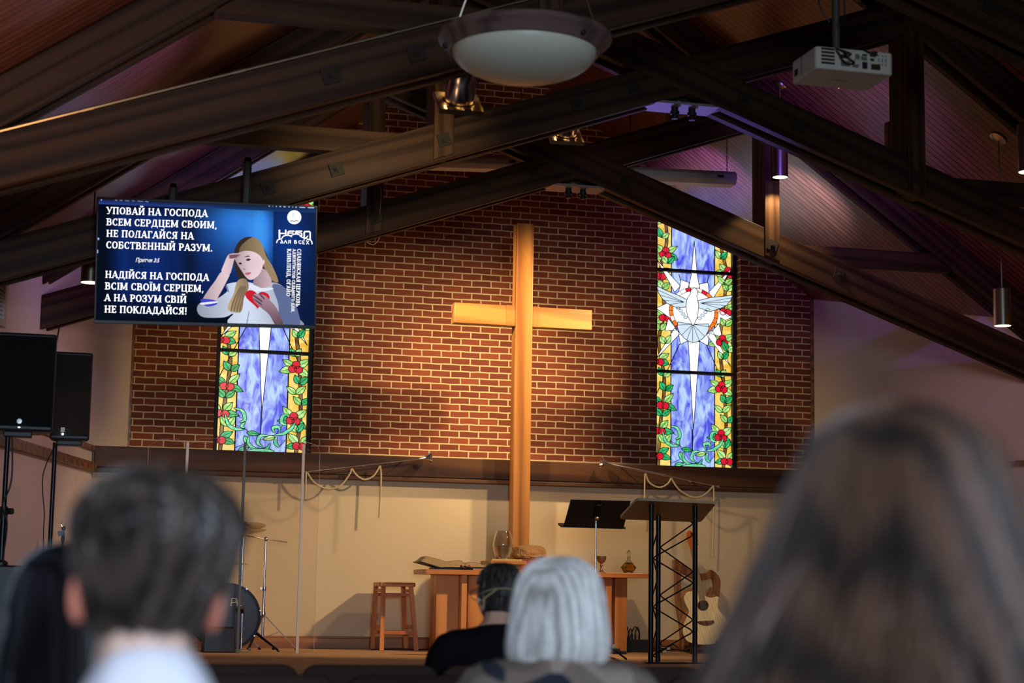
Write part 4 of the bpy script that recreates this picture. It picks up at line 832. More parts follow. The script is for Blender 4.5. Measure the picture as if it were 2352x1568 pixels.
# open book on a thin black book
YBk = 15.50
m = MB(); q = Pb([(997, 1300), (1087, 1302)], YBk+.02); m.box(q[0].x, q[1].x, YBk+.02, YBk+.24, TT, TT+.018); one(m, 'black_book', BLACK, 'thin black closed book lying under the open book on the table', 'book', (q[0].x, YBk+.1, TT), bevel=.002)
t = thing('open_book', 'large open book with gilt edges and red ribbons, on left end of table', 'book', tuple(P(1040, 1303, YBk)))
dz = max(0, TT+.019-P(1068, 1300, YBk).z)
U_ = lambda pts: [p+Vector((0, 0, dz)) for p in Pb(pts, YBk)]
GILT = mat('gilt_pages', (.50, .33, .14), .5, var=.2, vscale=60); PAGE = mat('cream_pages', (.78, .68, .47), .7)
def pages(front, top, name):
    m = MB(); m.ext(U_(front), (0, .26, 0)); m.build(name, GILT, t)
    m = MB(); a = [p+Vector((0, -.002, .0015)) for p in U_(top)]; b = [p+Vector((0, .265, 0)) for p in a]
    for i in range(len(a)-1): m.add([a[i], a[i+1], b[i+1], b[i]], [(0, 1, 2, 3)])
    m.build('page', PAGE, t, smooth=True)
c = [(v[0], v[1]) for v in spl([(980, 1277.5), (1004, 1283), (1028, 1290), (1046, 1287), (1060, 1288), (1069, 1299)], 5)]
pages(c+[(1012, 1302), (966, 1288.5)], c, 'page_block')
c = [(v[0], v[1]) for v in spl([(1069, 1299), (1076, 1291.5), (1092, 1292), (1118, 1299.5)], 5)]
pages(c+[(1119, 1302), (1075, 1301.5)], c, 'page_block')
m = MB(); m.ext(U_([(962.5, 1288.5), (1012, 1301.8), (1068, 1301.5), (1121, 1303), (1121, 1305), (1068, 1303.4), (1011, 1303.7), (962, 1290.5)]), (0, .27, 0)); m.build('cover', BLACK, t)
for x in (1061, 1079): m = MB(); m.tube([U_([(x-2, 1296.5)])[0]+Vector((0, -.003, 0)), U_([(x, 1300)])[0]+Vector((0, -.012, 0)), U_([(x+4, 1303)])[0]+Vector((0, -.014, 0))], .004, 6); m.build('ribbon', mat('red_ribbon', (.65, .02, .02), .5), t)
# riser, vase, rock
YR = 15.50; a, b = P(1127, 1290, YR), P(1210, 1290, YR); zr = P(1160, 1287, YR).z
t = thing('wooden_riser', 'small wooden riser on the table under the glass vase', 'stand', ((a.x+b.x)/2, YR+.2, TT))
m = MB(); m.box(a.x, b.x, YR, YR+.40, zr-.032, zr); m.build('riser_top', OAKX, t, bevel=.004)
m = MB(); m.box(a.x-.02, b.x-.06, YR+.03, YR+.3, zr-.06, zr-.032); m.build('glass_plate', mat('greenish_glass', (.25, .28, .18), .15), t)
m = MB(); m.box(a.x+.04, b.x-.04, YR+.06, YR+.34, TT, zr-.06); m.build('riser_block', CHERRYX, t)
p1, p2 = P(1130, 1285, YR+.03), P(1199, 1285, YR+.03); m = MB(); m.box(p1.x, p2.x, YR+.03, YR+.28, zr, zr+.014); one(m, 'wooden_board', wood('pale_board', (.62, .38, .12), (.80, .55, .22), 'X', 1, .4, 8), 'thin pale wooden board on the riser directly under the vase', 'board', (p1.x, YR+.1, zr), bevel=.002)
GLASS, nt, bb = newmat('clear_glass'); bb.inputs['Transmission Weight'].default_value = 1; bb.inputs['Roughness'].default_value = .0; bb.inputs['IOR'].default_value = 1.45
vc = P(1155, 1283, YR+.15); vz = zr+.0145; k = 15.95/4087
prof = [(15, 0), (20, 12), (23, 26), (23.6, 36), (22, 46), (18.5, 57), (14, 65)]
pr = [(v[0]*k, v[1]*k) for v in spl([(a, b, 0) for a, b in prof], 5)]
t = thing('glass_vase', 'rounded clear glass vase half filled with water, in front of the cross', 'vase', (vc.x, vc.y, vz))
m = MB(); inner = [(max(.004, r-.005), z+(.012 if z < .01 else 0)) for r, z in reversed(pr)]; m.lathe([(.0001, 0)]+pr+inner+[(.0001, .012)], (vc.x, vc.y, vz), 40); m.build('vase_glass', GLASS, t, smooth=True)
WATER, nt, bb = newmat('water'); bb.inputs['Transmission Weight'].default_value = 1; bb.inputs['Roughness'].default_value = 0; bb.inputs['IOR'].default_value = 1.33
m = MB(); wl_ = [(max(.003, r-.0052), z) for r, z in pr if .012 < z < 31*k]; m.lathe([(.0001, .0125)]+wl_+[(.0001, wl_[-1][1])], (vc.x, vc.y, vz), 40); m.build('water', WATER, t, smooth=True)
rc = P(1216, 1269, 15.80); bm = bmesh.new(); bmesh.ops.create_icosphere(bm, subdivisions=5, radius=1); from mathutils import noise as mn
for v in bm.verts:
    d = v.co.copy(); q = Vector((abs(d.x)**.75*math.copysign(1, d.x), abs(d.y)**.7*math.copysign(1, d.y), abs(d.z)**.62*math.copysign(1, d.z))); n1 = mn.fractal(d*2.2, 1, 2, 5)*.10+mn.fractal(d*8, 1, 2, 4)*.05; v.co = Vector((q.x*.150, q.y*.11, q.z*.068))*(1+n1)+rc
m = MB(); m.add([v.co for v in bm.verts], [[v.index for v in f.verts] for f in bm.faces]); zmin = min(v[2] for v in m.v); bm.free()
one(m, 'rough_stone', mat('sandstone', (.50, .27, .10), .9, bump=.8, bscale=70, var=.35, vscale=22), 'rough tan stone block on the table behind the vase, right of it', 'stone', (rc.x, rc.y, zmin), smooth=True)
m = MB(); m.box(rc.x-.12, rc.x+.10, rc.y-.09, rc.y+.10, TT, zmin+.012); one(m, 'stone_plinth', mat('red_brown_block', (.30, .07, .03), .5), 'red brown block on the table carrying the rough stone', 'stand', (rc.x, rc.y, TT), bevel=.003)
# goblet and decanter
gx = P(1381, 1309, 15.58); k = 16.15/4087
m = MB(); m.lathe([(10*k, 0), (9.5*k, 1*k), (5*k, 3.5*k), (2.6*k, 9*k), (2.2*k, 14*k), (4*k, 16*k), (4*k, 17.5*k), (2.4*k, 19.5*k), (3*k, 21*k), (8.5*k, 25*k), (11.2*k, 31*k), (11.6*k, 38*k), (10.8*k, 38*k), (10*k, 31*k), (7*k, 26*k), (.0001, 24*k)], (gx.x, gx.y, TT), 32)
one(m, 'goblet', mat('bronze_goblet', (.30, .17, .09), .35, .7), 'bronze coloured goblet on the right half of the table beside the music stand', 'goblet', (gx.x, gx.y, TT), smooth=True)
dx = P(1444, 1310, 15.58); t = thing('oil_decanter', 'faceted glass decanter of amber oil near the right end of the table', 'decanter', (dx.x, dx.y, TT))
m = MB(); m.lathe([(.0001, .001), (11*k, 0), (19.6*k, 13*k), (8*k, 26*k), (4.5*k, 31*k), (4.2*k, 36*k), (6*k, 38*k), (5.2*k, 38*k), (3.5*k, 35*k), (3.8*k, 31*k), (7.2*k, 26*k), (18.6*k, 13*k), (10*k, 2*k), (.0001, 2*k)], (dx.x, dx.y, TT), 8); m.build('decanter_glass', GLASS, t)
OIL, nt, bb = newmat('amber_oil'); bb.inputs['Transmission Weight'].default_value = .85; bb.inputs['Base Color'].default_value = (.95, .50, .03, 1); bb.inputs['Roughness'].default_value = .02; bb.inputs['IOR'].default_value = 1.45
m = MB(); m.lathe([(.0001, 2.2*k), (9.7*k, 2.3*k), (18.3*k, 13*k), (8.3*k, 24*k), (.0001, 24*k)], (dx.x, dx.y, TT), 8); m.build('oil', OIL, t)
m = MB(); m.lathe([(3.2*k, 36*k), (3.2*k, 40*k), (5.6*k, 44*k), (5*k, 48*k), (2*k, 52*k), (.0001, 52.5*k)], (dx.x, dx.y, TT), 10); m.build('stopper', GLASS, t, smooth=True)
# music stand
ya, yb = 14.02, 14.20
t = thing('music_stand', 'black metal music stand with tilted desk, left of the truss lectern', 'music stand', (P(1367, 1400, 14.2).x, 14.2, STG))
tl, tr_, br_, bl_ = P(1311, 1147, ya), P(1449, 1150, ya), P(1432, 1213, yb), P(1294, 1209, yb)
up_ = (tl-bl_).normalized(); nrm = (tr_-tl).cross(up_).normalized()
m = MB(); m.ext([tl-Vector((-.012, 0, 0))*0, tr_, br_, bl_], nrm*-.003 if nrm.y < 0 else nrm*.003); m.build('desk', BLACK, t, bevel=.001)
m = MB(); lip = Vector((0, .055, .02)); m.hexa([bl_+Vector((-.02, 0, -.006)), br_+Vector((.02, 0, -.006)), br_+lip+Vector((.0, 0, -.006)), bl_+lip+Vector((-.03, 0, -.006))], [bl_+Vector((-.02, 0, .008)), br_+Vector((.02, 0, .008)), br_+lip+Vector((.0, 0, .012)), bl_+lip+Vector((-.03, 0, .012))]); m.build('lip', BLACK, t)
px_ = P(1367.5, 1330, 14.14); hub = P(1369, 1190, 14.13)
m = MB(); m.bar(P(1376, 1158, 14.04)+Vector((0, .004, 0)), hub, .05, .03); m.build('tilt_bracket', BLACKM, t, bevel=.004)
m = MB(); m.ball(hub+Vector((0, -.012, 0)), .022, 12); m.build('tilt_knob', mat('brassy_knob', (.30, .24, .12), .35, .8), t, smooth=True)
zj = P(1367, 1326, 14.14).z
m = MB(); m.tube([(px_.x, 14.14, zj), (px_.x, 14.14, hub.z)], .0085, 12); m.build('upper_tube', CHROME, t, smooth=True)
m = MB(); m.tube([(px_.x, 14.14, STG+.06), (px_.x, 14.14, zj+.01)], .0125, 12); m.build('lower_tube', BLACKM, t, smooth=True)
for a in (1.57, 3.67, 5.76): m = MB(); m.tube(spl([(px_.x, 14.14, STG+.10), (px_.x+.12*math.cos(a), 14.14+.12*math.sin(a), STG+.10), (px_.x+.27*math.cos(a), 14.14+.27*math.sin(a), STG+.008)], 5), .008, 8); m.build('foot', BLACKM, t, smooth=True)
# truss lectern
yn, yf = 13.36, 13.78
t = thing('truss_lectern', 'tall lectern of black tube truss with a tilted wood top, before the table', 'lectern', (P(1545, 1480, 13.5).x, 13.5, STG))
c4 = [P(1463, 1149, yn), P(1644, 1157, yn), P(1609, 1199, yf), P(1423, 1192, yf)]
def roundq(q, r, n=4):
    o = []
    for i in range(4):
        a, b, c = q[i-1], q[i], q[(i+1) % 4]; u = (a-b).normalized()*r; v = (c-b).normalized()*r
        for j in range(n+1):
            s = j/n; o.append((b+u)*(1-s)**2+b*2*s*(1-s)+(b+v)*s*s)
    return o
rq = roundq(c4, .04); m = MB(); m.ext(rq, (0, 0, .020)); m.build('top_board', mat('walnut_laminate', (.15, .085, .035), .45, var=.12, vscale=8), t)
m = MB()
for i in range(len(rq)): a, b = rq[i], rq[(i+1) % len(rq)]; ce = sum(rq, Vector())/len(rq); oa, ob = (a-ce).normalized()*.003, (b-ce).normalized()*.003; m.add([a+oa, b+ob, b+ob+Vector((0, 0, .022)), a+oa+Vector((0, 0, .022))], [(0, 1, 2, 3)])
m.build('edge_band', mat('grey_edge_band', (.34, .31, .23), .5), t)
legs = [P(1494.5, 1480, 13.43), P(1511, 1480, 13.68), P(1596, 1480, 13.43)]
def zboard(p):
    n = (c4[1]-c4[0]).cross(c4[3]-c4[0]); return c4[0].z-(n.x*(p.x-c4[0].x)+n.y*(p.y-c4[0].y))/n.z
for l in legs: m = MB(); m.tube([(l.x, l.y, STG), (l.x, l.y, zboard(l)+.004)], .0205, 14); m.build('leg', BLACKM, t, smooth=True)
for a, b, ph in ((0, 2, 0), (1, 2, .5), (0, 1, .25)):
    A, B = legs[a], legs[b]; pts = []; z = STG+.06+ph*.18; i = 0
    while z < min(zboard(A), zboard(B))-.06:
        q = A if i % 2 == 0 else B; o = B if i % 2 == 0 else A; d = (o-q).normalized()*.022
        pts += [Vector((q.x+d.x*1.6, q.y+d.y*1.6, z-.014)), Vector((q.x+d.x, q.y+d.y, z)), Vector((q.x+d.x*1.6, q.y+d.y*1.6, z+.014))]; z += .19; i += 1
    m = MB(); m.tube(pts, .0058, 7); m.build('zigzag_brace', BLACKM, t, smooth=True)
m = MB(); m.slab([(legs[0].x-.06, legs[0].y-.06), (legs[2].x+.06, legs[2].y-.06), (legs[1].x+.08, legs[1].y+.09), (legs[1].x-.08, legs[1].y+.09)], STG, STG+.012); m.build('base_plate', BLACKM, t)
# guitar on a stand
G = lambda a, b, dy=0: P(1490+a/4.61, 1180+b/4.61, 15.62+(1380-b)/1200*.22+dy)
t = thing('acoustic_guitar', 'acoustic guitar with pale spruce top and cutaway, leaning before the harp', 'guitar', tuple(G(600, 1382)))
out = spl([(455, 815), (400, 835), (376, 885), (386, 945), (420, 1010), (424, 1050), (395, 1110), (366, 1190), (366, 1270), (400, 1335), (470, 1370), (560, 1382), (680, 1376), (780, 1325), (842, 1250), (850, 1180), (822, 1105), (770, 1050), (733, 1000), (727, 945), (742, 890), (727, 871), (690, 880), (650, 886), (610, 872), (585, 850), (530, 826)], 4, True)
fr = [G(v[0], v[1]) for v in out]; m = MB(); m.ext([p+Vector((0, .004, 0)) for p in fr], (0, .095, .02)); m.build('body', wood('guitar_sides', (.20, .07, .025), (.36, .15, .06), 'X', 2, .3, 10), t, smooth=True)
m = MB(); m.add(fr, [tuple(range(len(fr)))]); m.add([p+Vector((0, .005, 0)) for p in fr], [tuple(range(len(fr)))]); n_ = len(fr)
m.f += [(i, (i+1) % n_, n_+(i+1) % n_, n_+i) for i in range(n_)]; m.m += [0]*n_; m.build('soundboard', wood('spruce_top', (.66, .50, .27), (.80, .66, .40), 'Z', 2.2, .3, 26), t)
el = lambda cx, cy, rx, ry, dy, n=28: [G(cx+rx*math.cos(i*2*math.pi/n), cy+ry*math.sin(i*2*math.pi/n), dy) for i in range(n)]
for rx, dy, mm, nm in ((62, -.0012, mat('rosette', (.30, .16, .07), .4), 'rosette'), (55, -.0022, mat('hole_dark', (.02, .008, .004), .9), 'sound_hole')): m = MB(); m.ext(el(575, 968, rx, rx*.96, dy), (0, .001, 0)); m.build(nm, mm, t)
DW = wood('rosewood', (.08, .028, .014), (.17, .07, .035), 'Z', 2, .4, 12)
m = MB(); m.ext([G(a, b, -.009) for a, b in ((500, 1138), (560, 1132), (690, 1126), (696, 1150), (650, 1176), (600, 1182), (540, 1165))], (0, .009, 0)); m.build('bridge', DW, t, bevel=.002)
m = MB(); m.ext([G(a, b, -.016) for a, b in ((540, 915), (602, 912), (484, 378), (448, 380))], (0, .012, 0)); fb = m.build('fretboard', mat('pale_fretboard', (.30, .20, .10), .4), t)
m = MB(); m.ext([G(a, b, -.004) for a, b in ((545, 880), (596, 878), (482, 378), (450, 380))], (0, .03, .004)); m.build('neck', DW, t, bevel=.004)
for i in range(17):
    f = 1-2**(-i/12); f = f/.63; b = 380+(912-380)*f; xl = 448+(540-448)*f; xr = 484+(602-484)*f; m = MB(); m.tube([G(xl, b, -.0175), G(xr, b-2, -.0175)], .0016, 5); m.build('fret', CHROME, fb)
m = MB(); m.ext([G(a, b, -.012) for a, b in spl([(448, 380), (420, 300), (405, 230), (412, 190), (440, 172), (478, 200), (500, 240), (505, 320), (484, 378)], 3, True)] if False else [G(v[0], v[1], -.012) for v in spl([(448, 380), (425, 305), (404, 230), (412, 190), (440, 174), (478, 205), (500, 245), (503, 320), (484, 378)], 3, True)], (0, .016, 0)); hd = m.build('headstock', mat('orange_headstock', (.62, .14, .03), .3), t)
for a, b in ((396, 250), (402, 290), (412, 332), (512, 240), (516, 282), (518, 322)): m = MB(); m.ball(G(a, b, -.004), .0085, 8); m.build('tuning_peg', CHROME, hd, smooth=True)
for i in range(6): m = MB(); m.tube([G(452+i*5.5, 380, -.019), G(548+i*9.5, 915, -.020), G(560+i*20, 1150, -.011)], .0008, 4); m.build('string', STEEL, t)
t2 = thing('guitar_stand', 'black folding guitar stand under the acoustic guitar', 'guitar stand', tuple(G(600, 1430)))
gb = G(600, 1384)
for s in (-1, 1):
    m = MB(); m.tube([(gb.x+s*.10, gb.y-.02, gb.z+.035), (gb.x+s*.10, gb.y-.02, gb.z-.004), (gb.x+s*.10, gb.y+.06, gb.z-.012), (gb.x+s*.03, gb.y+.16, gb.z+.1)], .009, 8); m.build('cradle_arm', BLACK, t2, smooth=True)
    m = MB(); m.tube([(gb.x+s*.06, gb.y+.14, gb.z+.1), (gb.x+s*.17, gb.y-.08, STG+.01)], .011, 8); m.build('leg', BLACK, t2, smooth=True)
m = MB(); m.tube([(gb.x, gb.y+.14, gb.z+.12), (gb.x, gb.y+.28, STG+.01)], .011, 8); m.build('leg', BLACK, t2, smooth=True)
# harp
HW = wood('harp_walnut', (.13, .045, .018), (.28, .11, .045), 'Z', 1.4, .35, 9); GH = lambda a, b: P(1490+a/4.61, 1180+b/4.61, 15.98)
t = thing('harp', 'small wooden lap harp frame standing behind the acoustic guitar', 'harp', tuple(GH(400, 1420)))
def hp(pts, nm, th=.06, dy=0): m = MB(); m.ext([GH(*q)+Vector((0, dy, 0)) for q in pts], (0, th, 0)); return m.build(nm, HW, t, bevel=.008)
sp2 = lambda q: [(v[0], v[1]) for v in spl(q, 4)]
hp(sp2([(288, 590), (290, 760), (302, 950), (335, 1150), (352, 1330), (352, 1420)])+sp2([(405, 1420), (398, 1330), (372, 1200), (362, 1050), (346, 900), (345, 760), (350, 600)]), 'column', .07)
hp([(274, 478), (330, 500), (352, 520), (352, 610), (288, 592), (274, 580)], 'capital', .08, -.005)
hp(sp2([(345, 515), (430, 580), (520, 624), (590, 628), (640, 606), (662, 588), (720, 626), (758, 685), (765, 760), (750, 885)])+sp2([(690, 885), (698, 790), (692, 715), (668, 682), (600, 698), (540, 700), (460, 680), (380, 638), (345, 612)]), 'neck', .06, .003)
hp([(690, 770), (640, 890), (395, 1330), (400, 1425), (480, 1400), (745, 890)], 'sound_box', .09, .03)
for i in range(9): m = MB(); f = i/8; m.tube([GH(385+f*260, 640+f*40-18*math.sin(f*3.1))+Vector((0, .03, 0)), GH(410+f*240, 1290-f*400)+Vector((0, .045, 0))], .0009, 4); m.build('string', STEEL, t)
# stool
t = thing('wooden_stool', 'orange wooden stool with splayed legs, left of the table', 'stool', (P(905, 1490, 15.95).x, 15.95, STG))
FL, FR, BLg, BR = [(P(a, b, y0), P(c_, d_, y1)) for a, b, y0, c_, d_, y1 in ((876, 1493, 15.80, 880.6, 1346, 15.86), (956, 1492, 15.80, 943.8, 1345, 15.86), (855, 1490, 16.12, 863.4, 1346, 16.06), (932.6, 1489, 16.12, 926, 1346, 16.06))]
for f, tp in (FL, FR, BLg, BR): f = Vector((f.x, f.y, STG)); m = MB(); m.bar(f, tp, .040, .030, (0, 1, 0)); m.build('leg', STOOLW, t, bevel=.004)
at_ = lambda L, z: (lambda a, b: a+(b-a)*((z-a.z)/(b.z-a.z)))(Vector((L[0].x, L[0].y, STG)), L[1])
SX = wood('orange_wood_rail', (.50, .135, .030), (.74, .26, .065), 'X', 1.2, .35, 10)
for A, B, zs in ((FL, FR, (.77, 1.105)), (BLg, BR, (.77, 1.105)), (FL, BLg, (.82, 1.14)), (FR, BR, (.82, 1.14))):
    for z in zs: m = MB(); m.bar(at_(A, z), at_(B, z), .02, .03); m.build('rung', SX, t, bevel=.003)
zs = FL[1].z; a, b = P(871.5, 1340, 15.80), P(955, 1337, 15.80)
m = MB(); m.slab(rrect(a.x, b.x, 15.79, 16.13, .02), zs-.002, zs+.036); m.build('seat', SX, t, bevel=.008)
# drum kit
t = thing('bass_drum', 'black bass drum with white letters PL on its head, behind the clear shield', 'drum', tuple(P(521, 1417, 15.35)))
dc = P(521, 1416, 15.35); RD = .275; Mx = Matrix.Rotation(math.radians(90), 3, 'X')
m = MB(); m.lathe([(RD-.012, -.40), (RD-.004, -.40), (RD-.004, 0), (RD-.012, 0)], dc, 48, Mx); m.build('shell', BLACK, t, smooth=True)
for z in (.0, -.39): m = MB(); m.lathe([(RD-.014, z-.012), (RD+.010, z-.012), (RD+.010, z+.014), (RD-.014, z+.014)], dc, 48, Mx, caps=False); m.build('hoop', mat('gloss_black', (.008, .008, .009), .15), t, smooth=True)
m = MB(); m.lathe([(.0001, .006), (RD-.013, .004)], dc, 48, Mx); dh = m.build('drum_head', mat('drum_head', (.014, .014, .015), .3), t)
yl = dc.y-.0085
m = MB()
for q in ([(530, 1391), (532, 1374), (542, 1374), (542, 1383), (533, 1383)], ): m.tube([P(x, y, yl) for x, y in q], .0055, 6)
m.build('letter', mat('white_letter', (.75, .73, .68), .5), dh)
m = MB(); m.tube([P(x, y, yl) for x, y in ((546, 1375), (544, 1391), (555, 1391))], .0055, 6); m.build('letter', MATS['white_letter'], dh)
for i in range(8): a = i*math.pi/4+.2; q = dc+Vector(((RD+.008)*math.cos(a), .02, (RD+.008)*math.sin(a))); m = MB(); m.tube([q-Vector((0, .04, 0)), q+Vector((0, .09, 0))], .007, 8); m.build('lug', CHROME, t, smooth=True)
for s in (-1, 1): m = MB(); m.tube([dc+Vector((s*.24, .10, -.12)), Vector((dc.x+s*.44, dc.y-.05, STG+.012))], [.013, .009], 8); m.ball((dc.x+s*.44, dc.y-.05, STG+.014), .014, 8); m.build('spur', BLACKM, t, smooth=True)
def cymstand(label, base, top, cyms, arm, g='drum stands'):
    t = thing('cymbal_stand', label, 'cymbal stand', (base.x, base.y, STG), g)
    m = MB(); m.tube([(base.x, base.y, STG+.09), (base.x, base.y, base.z*0+STG+.55)], .0125, 12); m.build('lower_tube', CHROME, t, smooth=True)
    m = MB(); m.tube([(base.x, base.y, STG+.53), (base.x, base.y, top)], .0095, 12); m.build('upper_tube', CHROME, t, smooth=True)
    for z in (STG+.53, STG+.31): m = MB(); m.lathe([(.018, -.018), (.02, 0), (.018, .02)], (base.x, base.y, z), 12); m.bar((base.x, base.y, z), (base.x-.035, base.y, z+.002), .012, .02); m.build('clamp', CHROME, t, smooth=True)
    for a in (-.25, 2.2, 4.2):
        e = Vector((base.x+.30*math.cos(a), base.y+.30*math.sin(a), STG+.012)); m = MB(); m.bar((base.x, base.y, STG+.31), e, .024, .007, (0, 0, 1)); m.bar((base.x, base.y, STG+.10), Vector((base.x, base.y, STG+.31)).lerp(e, .5), .014, .005); lg = m.build('leg', CHROME, t)
        m = MB(); m.ball(e, .017, 8); m.build('rubber_foot', BLACK, lg, smooth=True)
    if arm: m = MB(); m.tube(arm, .0065, 10); m.build('boom_arm', CHROME, t, smooth=True); m = MB(); m.ball((base.x, base.y, top), .022, 10); m.build('tilter', CHROME, t, smooth=True)
    return t
CY = mat('bronze_cymbal', (.62, .46, .24), .28, 1)
def cymbal(c, r, tilt, label):
    m = MB(); M = Matrix.Rotation(tilt[0], 3, 'X') @ Matrix.Rotation(tilt[1], 3, 'Y'); m.lathe([(.0001, .042), (.025, .036), (.045, .020), (r*.5, .010), (r, -.006), (r, -.008), (r*.5, .008), (.045, .017), (.0001, .036)], c, 40, M)
    one(m, 'cymbal', CY, label, 'cymbal', tuple(c), 'cymbals of the drum kit', smooth=True)
cb = P(604, 1490, 15.55); zt_ = P(611, 1238, 15.82).z
ca = P(560, 1221, 15.70); cymstand('chrome boom cymbal stand on tripod legs, left of the clear shield hinge', Vector((P(607, 1350, 15.82).x, 15.82, 0)), zt_, 1, [P(660, 1245, 15.85), P(611, 1238, 15.82), P(566, 1230, 15.72), tuple(ca)])
cymbal(ca+Vector((0, 0, .002)), .20, (.10, -.14), 'tan cymbal on the boom stand, lower of the two beside the young man\'s hair')
cq = P(565, 1208, 15.93); m = cymstand('chrome cymbal stand half hidden behind the boom cymbal stand and the young man', Vector((cq.x-.02, 15.93, 0)), cq.z, 1, None)
cymbal(cq+Vector((-.02, 0, .002)), .195, (.22, -.10), 'tan cymbal with bluish sheen, upper of the two beside the young man\'s hair')
hq = P(525, 1292, 15.93); cymstand('chrome hi-hat stand mostly hidden behind the young man\'s ear', Vector((hq.x, 15.93, 0)), hq.z+.08, 1, None)
cymbal(hq, .178, (0, .03), 'thin hi-hat cymbal low behind the young man, above the bass drum')
m = MB(); q0, q1 = P(470, 1440, 15.0), P(541, 1498, 15.0); m.box(q0.x, q1.x, 15.06, 15.26, STG, q0.z); one(m, 'floor_amplifier', BLACK, 'dark amplifier box on the stage in front of the bass drum', 'amplifier', ((q0.x+q1.x)/2, 15.1, STG), bevel=.01)
t = thing('microphone_stand', 'short chrome microphone stand on a round base behind the clear shield', 'microphone stand', tuple(P(551, 1500, 15.12))); q = P(551, 1500, 15.13); q.z = STG
m = MB(); m.lathe([(.078, 0), (.080, .012), (.070, .026), (.0001, .030)], q, 28); m.build('base', mat('cast_base', (.30, .24, .15), .5, .4), t, smooth=True)
m = MB(); m.tube([q+Vector((.008, 0, .02)), q+Vector((.008, 0, .34))], .0085, 10); m.build('tube', CHROME, t, smooth=True)
m = MB(); m.tube([q+Vector((.008, 0, .33)), q+Vector((.0, -.05, .37)), q+Vector((-.03, -.11, .36))], [.012, .016, .018], 10); m.build('microphone', BLACKM, t, smooth=True)
# clear acrylic shield
ACR, nt, bb = newmat('clear_acrylic'); L_ = nt.links; tr = N(nt, 'ShaderNodeBsdfTransparent'); gl = N(nt, 'ShaderNodeBsdfGlossy'); gl.inputs['Roughness'].default_value = .03; tr.inputs['Color'].default_value = (.965, .95, .955, 1)
fz_ = N(nt, 'ShaderNodeValue'); fz_.outputs[0].default_value = .018; ms = N(nt, 'ShaderNodeMixShader'); L_.new(fz_.outputs[0], ms.inputs[0]); L_.new(tr.outputs[0], ms.inputs[1]); L_.new(gl.outputs[0], ms.inputs[2]); L_.new(ms.outputs[0], nt.nodes['Material Output'].inputs['Surface'])
EDGE = mat('acrylic_edge', (.62, .55, .52), .3); HNG = mat('clear_hinge', (.60, .52, .46), .35)
t = thing('acrylic_drum_shield', 'tall clear acrylic drum shield of hinged panels in front of the drum kit', 'drum shield', (P(600, 1500, 15.0).x, 15.0, STG))
sx = [P(318, 1495, 15.45), P(411, 1500, 15.22), P(545, 1501, 15.0), P(682, 1501, 15.0), P(722, 1497, 15.55)]; ZT = P(697, 1012, 15.0).z
for i in range(4):
    a, b = Vector((sx[i].x, sx[i].y, STG)), Vector((sx[i+1].x, sx[i+1].y, STG)); d = (b-a).normalized(); a += d*.008; b -= d*.008; L = (b-a).length; h = ZT-STG; c = .10
    pl = [a, b, b+Vector((0, 0, h-c*.55)), b-d*c+Vector((0, 0, h)), a+d*c+Vector((0, 0, h)), a+Vector((0, 0, h-c*.55))]; nn = Vector((-d.y, d.x, 0))*.006
    m = MB(); m.ext(pl, nn); pn = m.build('panel', ACR, t)
    m = MB(); m.tube([p+nn*.5 for p in pl[1:]+pl[:1]], .0016, 5); m.build('polished_edge', EDGE, pn)
for i in (1, 2, 3): q = sx[i]; m = MB(); m.box(q.x-.012, q.x+.012, q.y-.008, q.y+.002, STG, ZT-.03); m.build('hinge_strip', HNG if i != 2 else mat('dark_hinge', (.08, .06, .045), .4), t, bevel=.002)
# loudspeakers on poles, and the box under the left one
GRL = mat('speaker_grille', (.014, .014, .013), .5, bump=1, bscale=420)
def speaker(px0, px1, py0, py1, Y, dep, label, rotw, badge):
    a, b = P(px0, py0, Y), P(px1, py1, Y); cx = (a.x+b.x)/2; zb, zt = b.z, a.z
    t = thing('loudspeaker', label, 'loudspeaker', (cx, Y+dep/2, zb), 'black loudspeakers on poles')
    w = (b.x-a.x)/2; q = [(cx-w, Y), (cx+w, Y), (cx+w*.97, Y+dep*.35), (cx+w*.62, Y+dep), (cx-w*.62, Y+dep), (cx-w*.97, Y+dep*.35)]
    m = MB(); m.slab(q, zb, zt); m.build('cabinet', BLACK, t, bevel=.015)
    m = MB(); m.box(cx-w+.012, cx+w-.012, Y-.008, Y+.002, zb+.03, zt-.02); gr = m.build('grille', GRL, t, bevel=.004)
    m = MB(); m.box(cx-.09, cx+.09, Y+dep*.3, Y+dep*.3+.12, zb-.03, zb+.01); m.build('pole_cup', BLACK, t, bevel=.006)
    return t, gr, cx, zb, zt
s2, g2, cx2, zb2, zt2 = speaker(124, 205, 806, 1012, 13.02, .30, 'black loudspeaker on tripod pole with small square badge and white light', 0, 1)
bp = lambda x, y, Y=13.005: P(x, y, Y)
m = MB(); m.ext([bp(x, y) for x, y in ((140, 981.5), (149, 981.5), (148.5, 991.5), (139.5, 991.5))], (0, -.003, 0)); bdg = m.build('badge', mat('badge_silver', (.36, .34, .26), .4, .4), s2)
m = MB(); m.tube([bp(142.6, 983.5, 13.0), bp(142.4, 989.5, 13.0)], .0016, 5); m.tube([bp(145, 983.5, 13.0), bp(145.8, 987, 13.0), bp(147.4, 983.5, 13.0), bp(146.4, 989.8, 13.0)], .0014, 5); m.build('badge_mark', BLACK, bdg)
m = MB(); m.ball(bp(143.8, 996.5), .008, 8); m.build('power_light', emit('white_led', (.8, .85, 1), 6), s2, smooth=True)
s1, g1, cx1, zb1, zt1 = speaker(-28, 121, 760, 992, 11.92, .34, 'largest black loudspeaker at the left edge of the photo, with round silver badge', 0, 1)
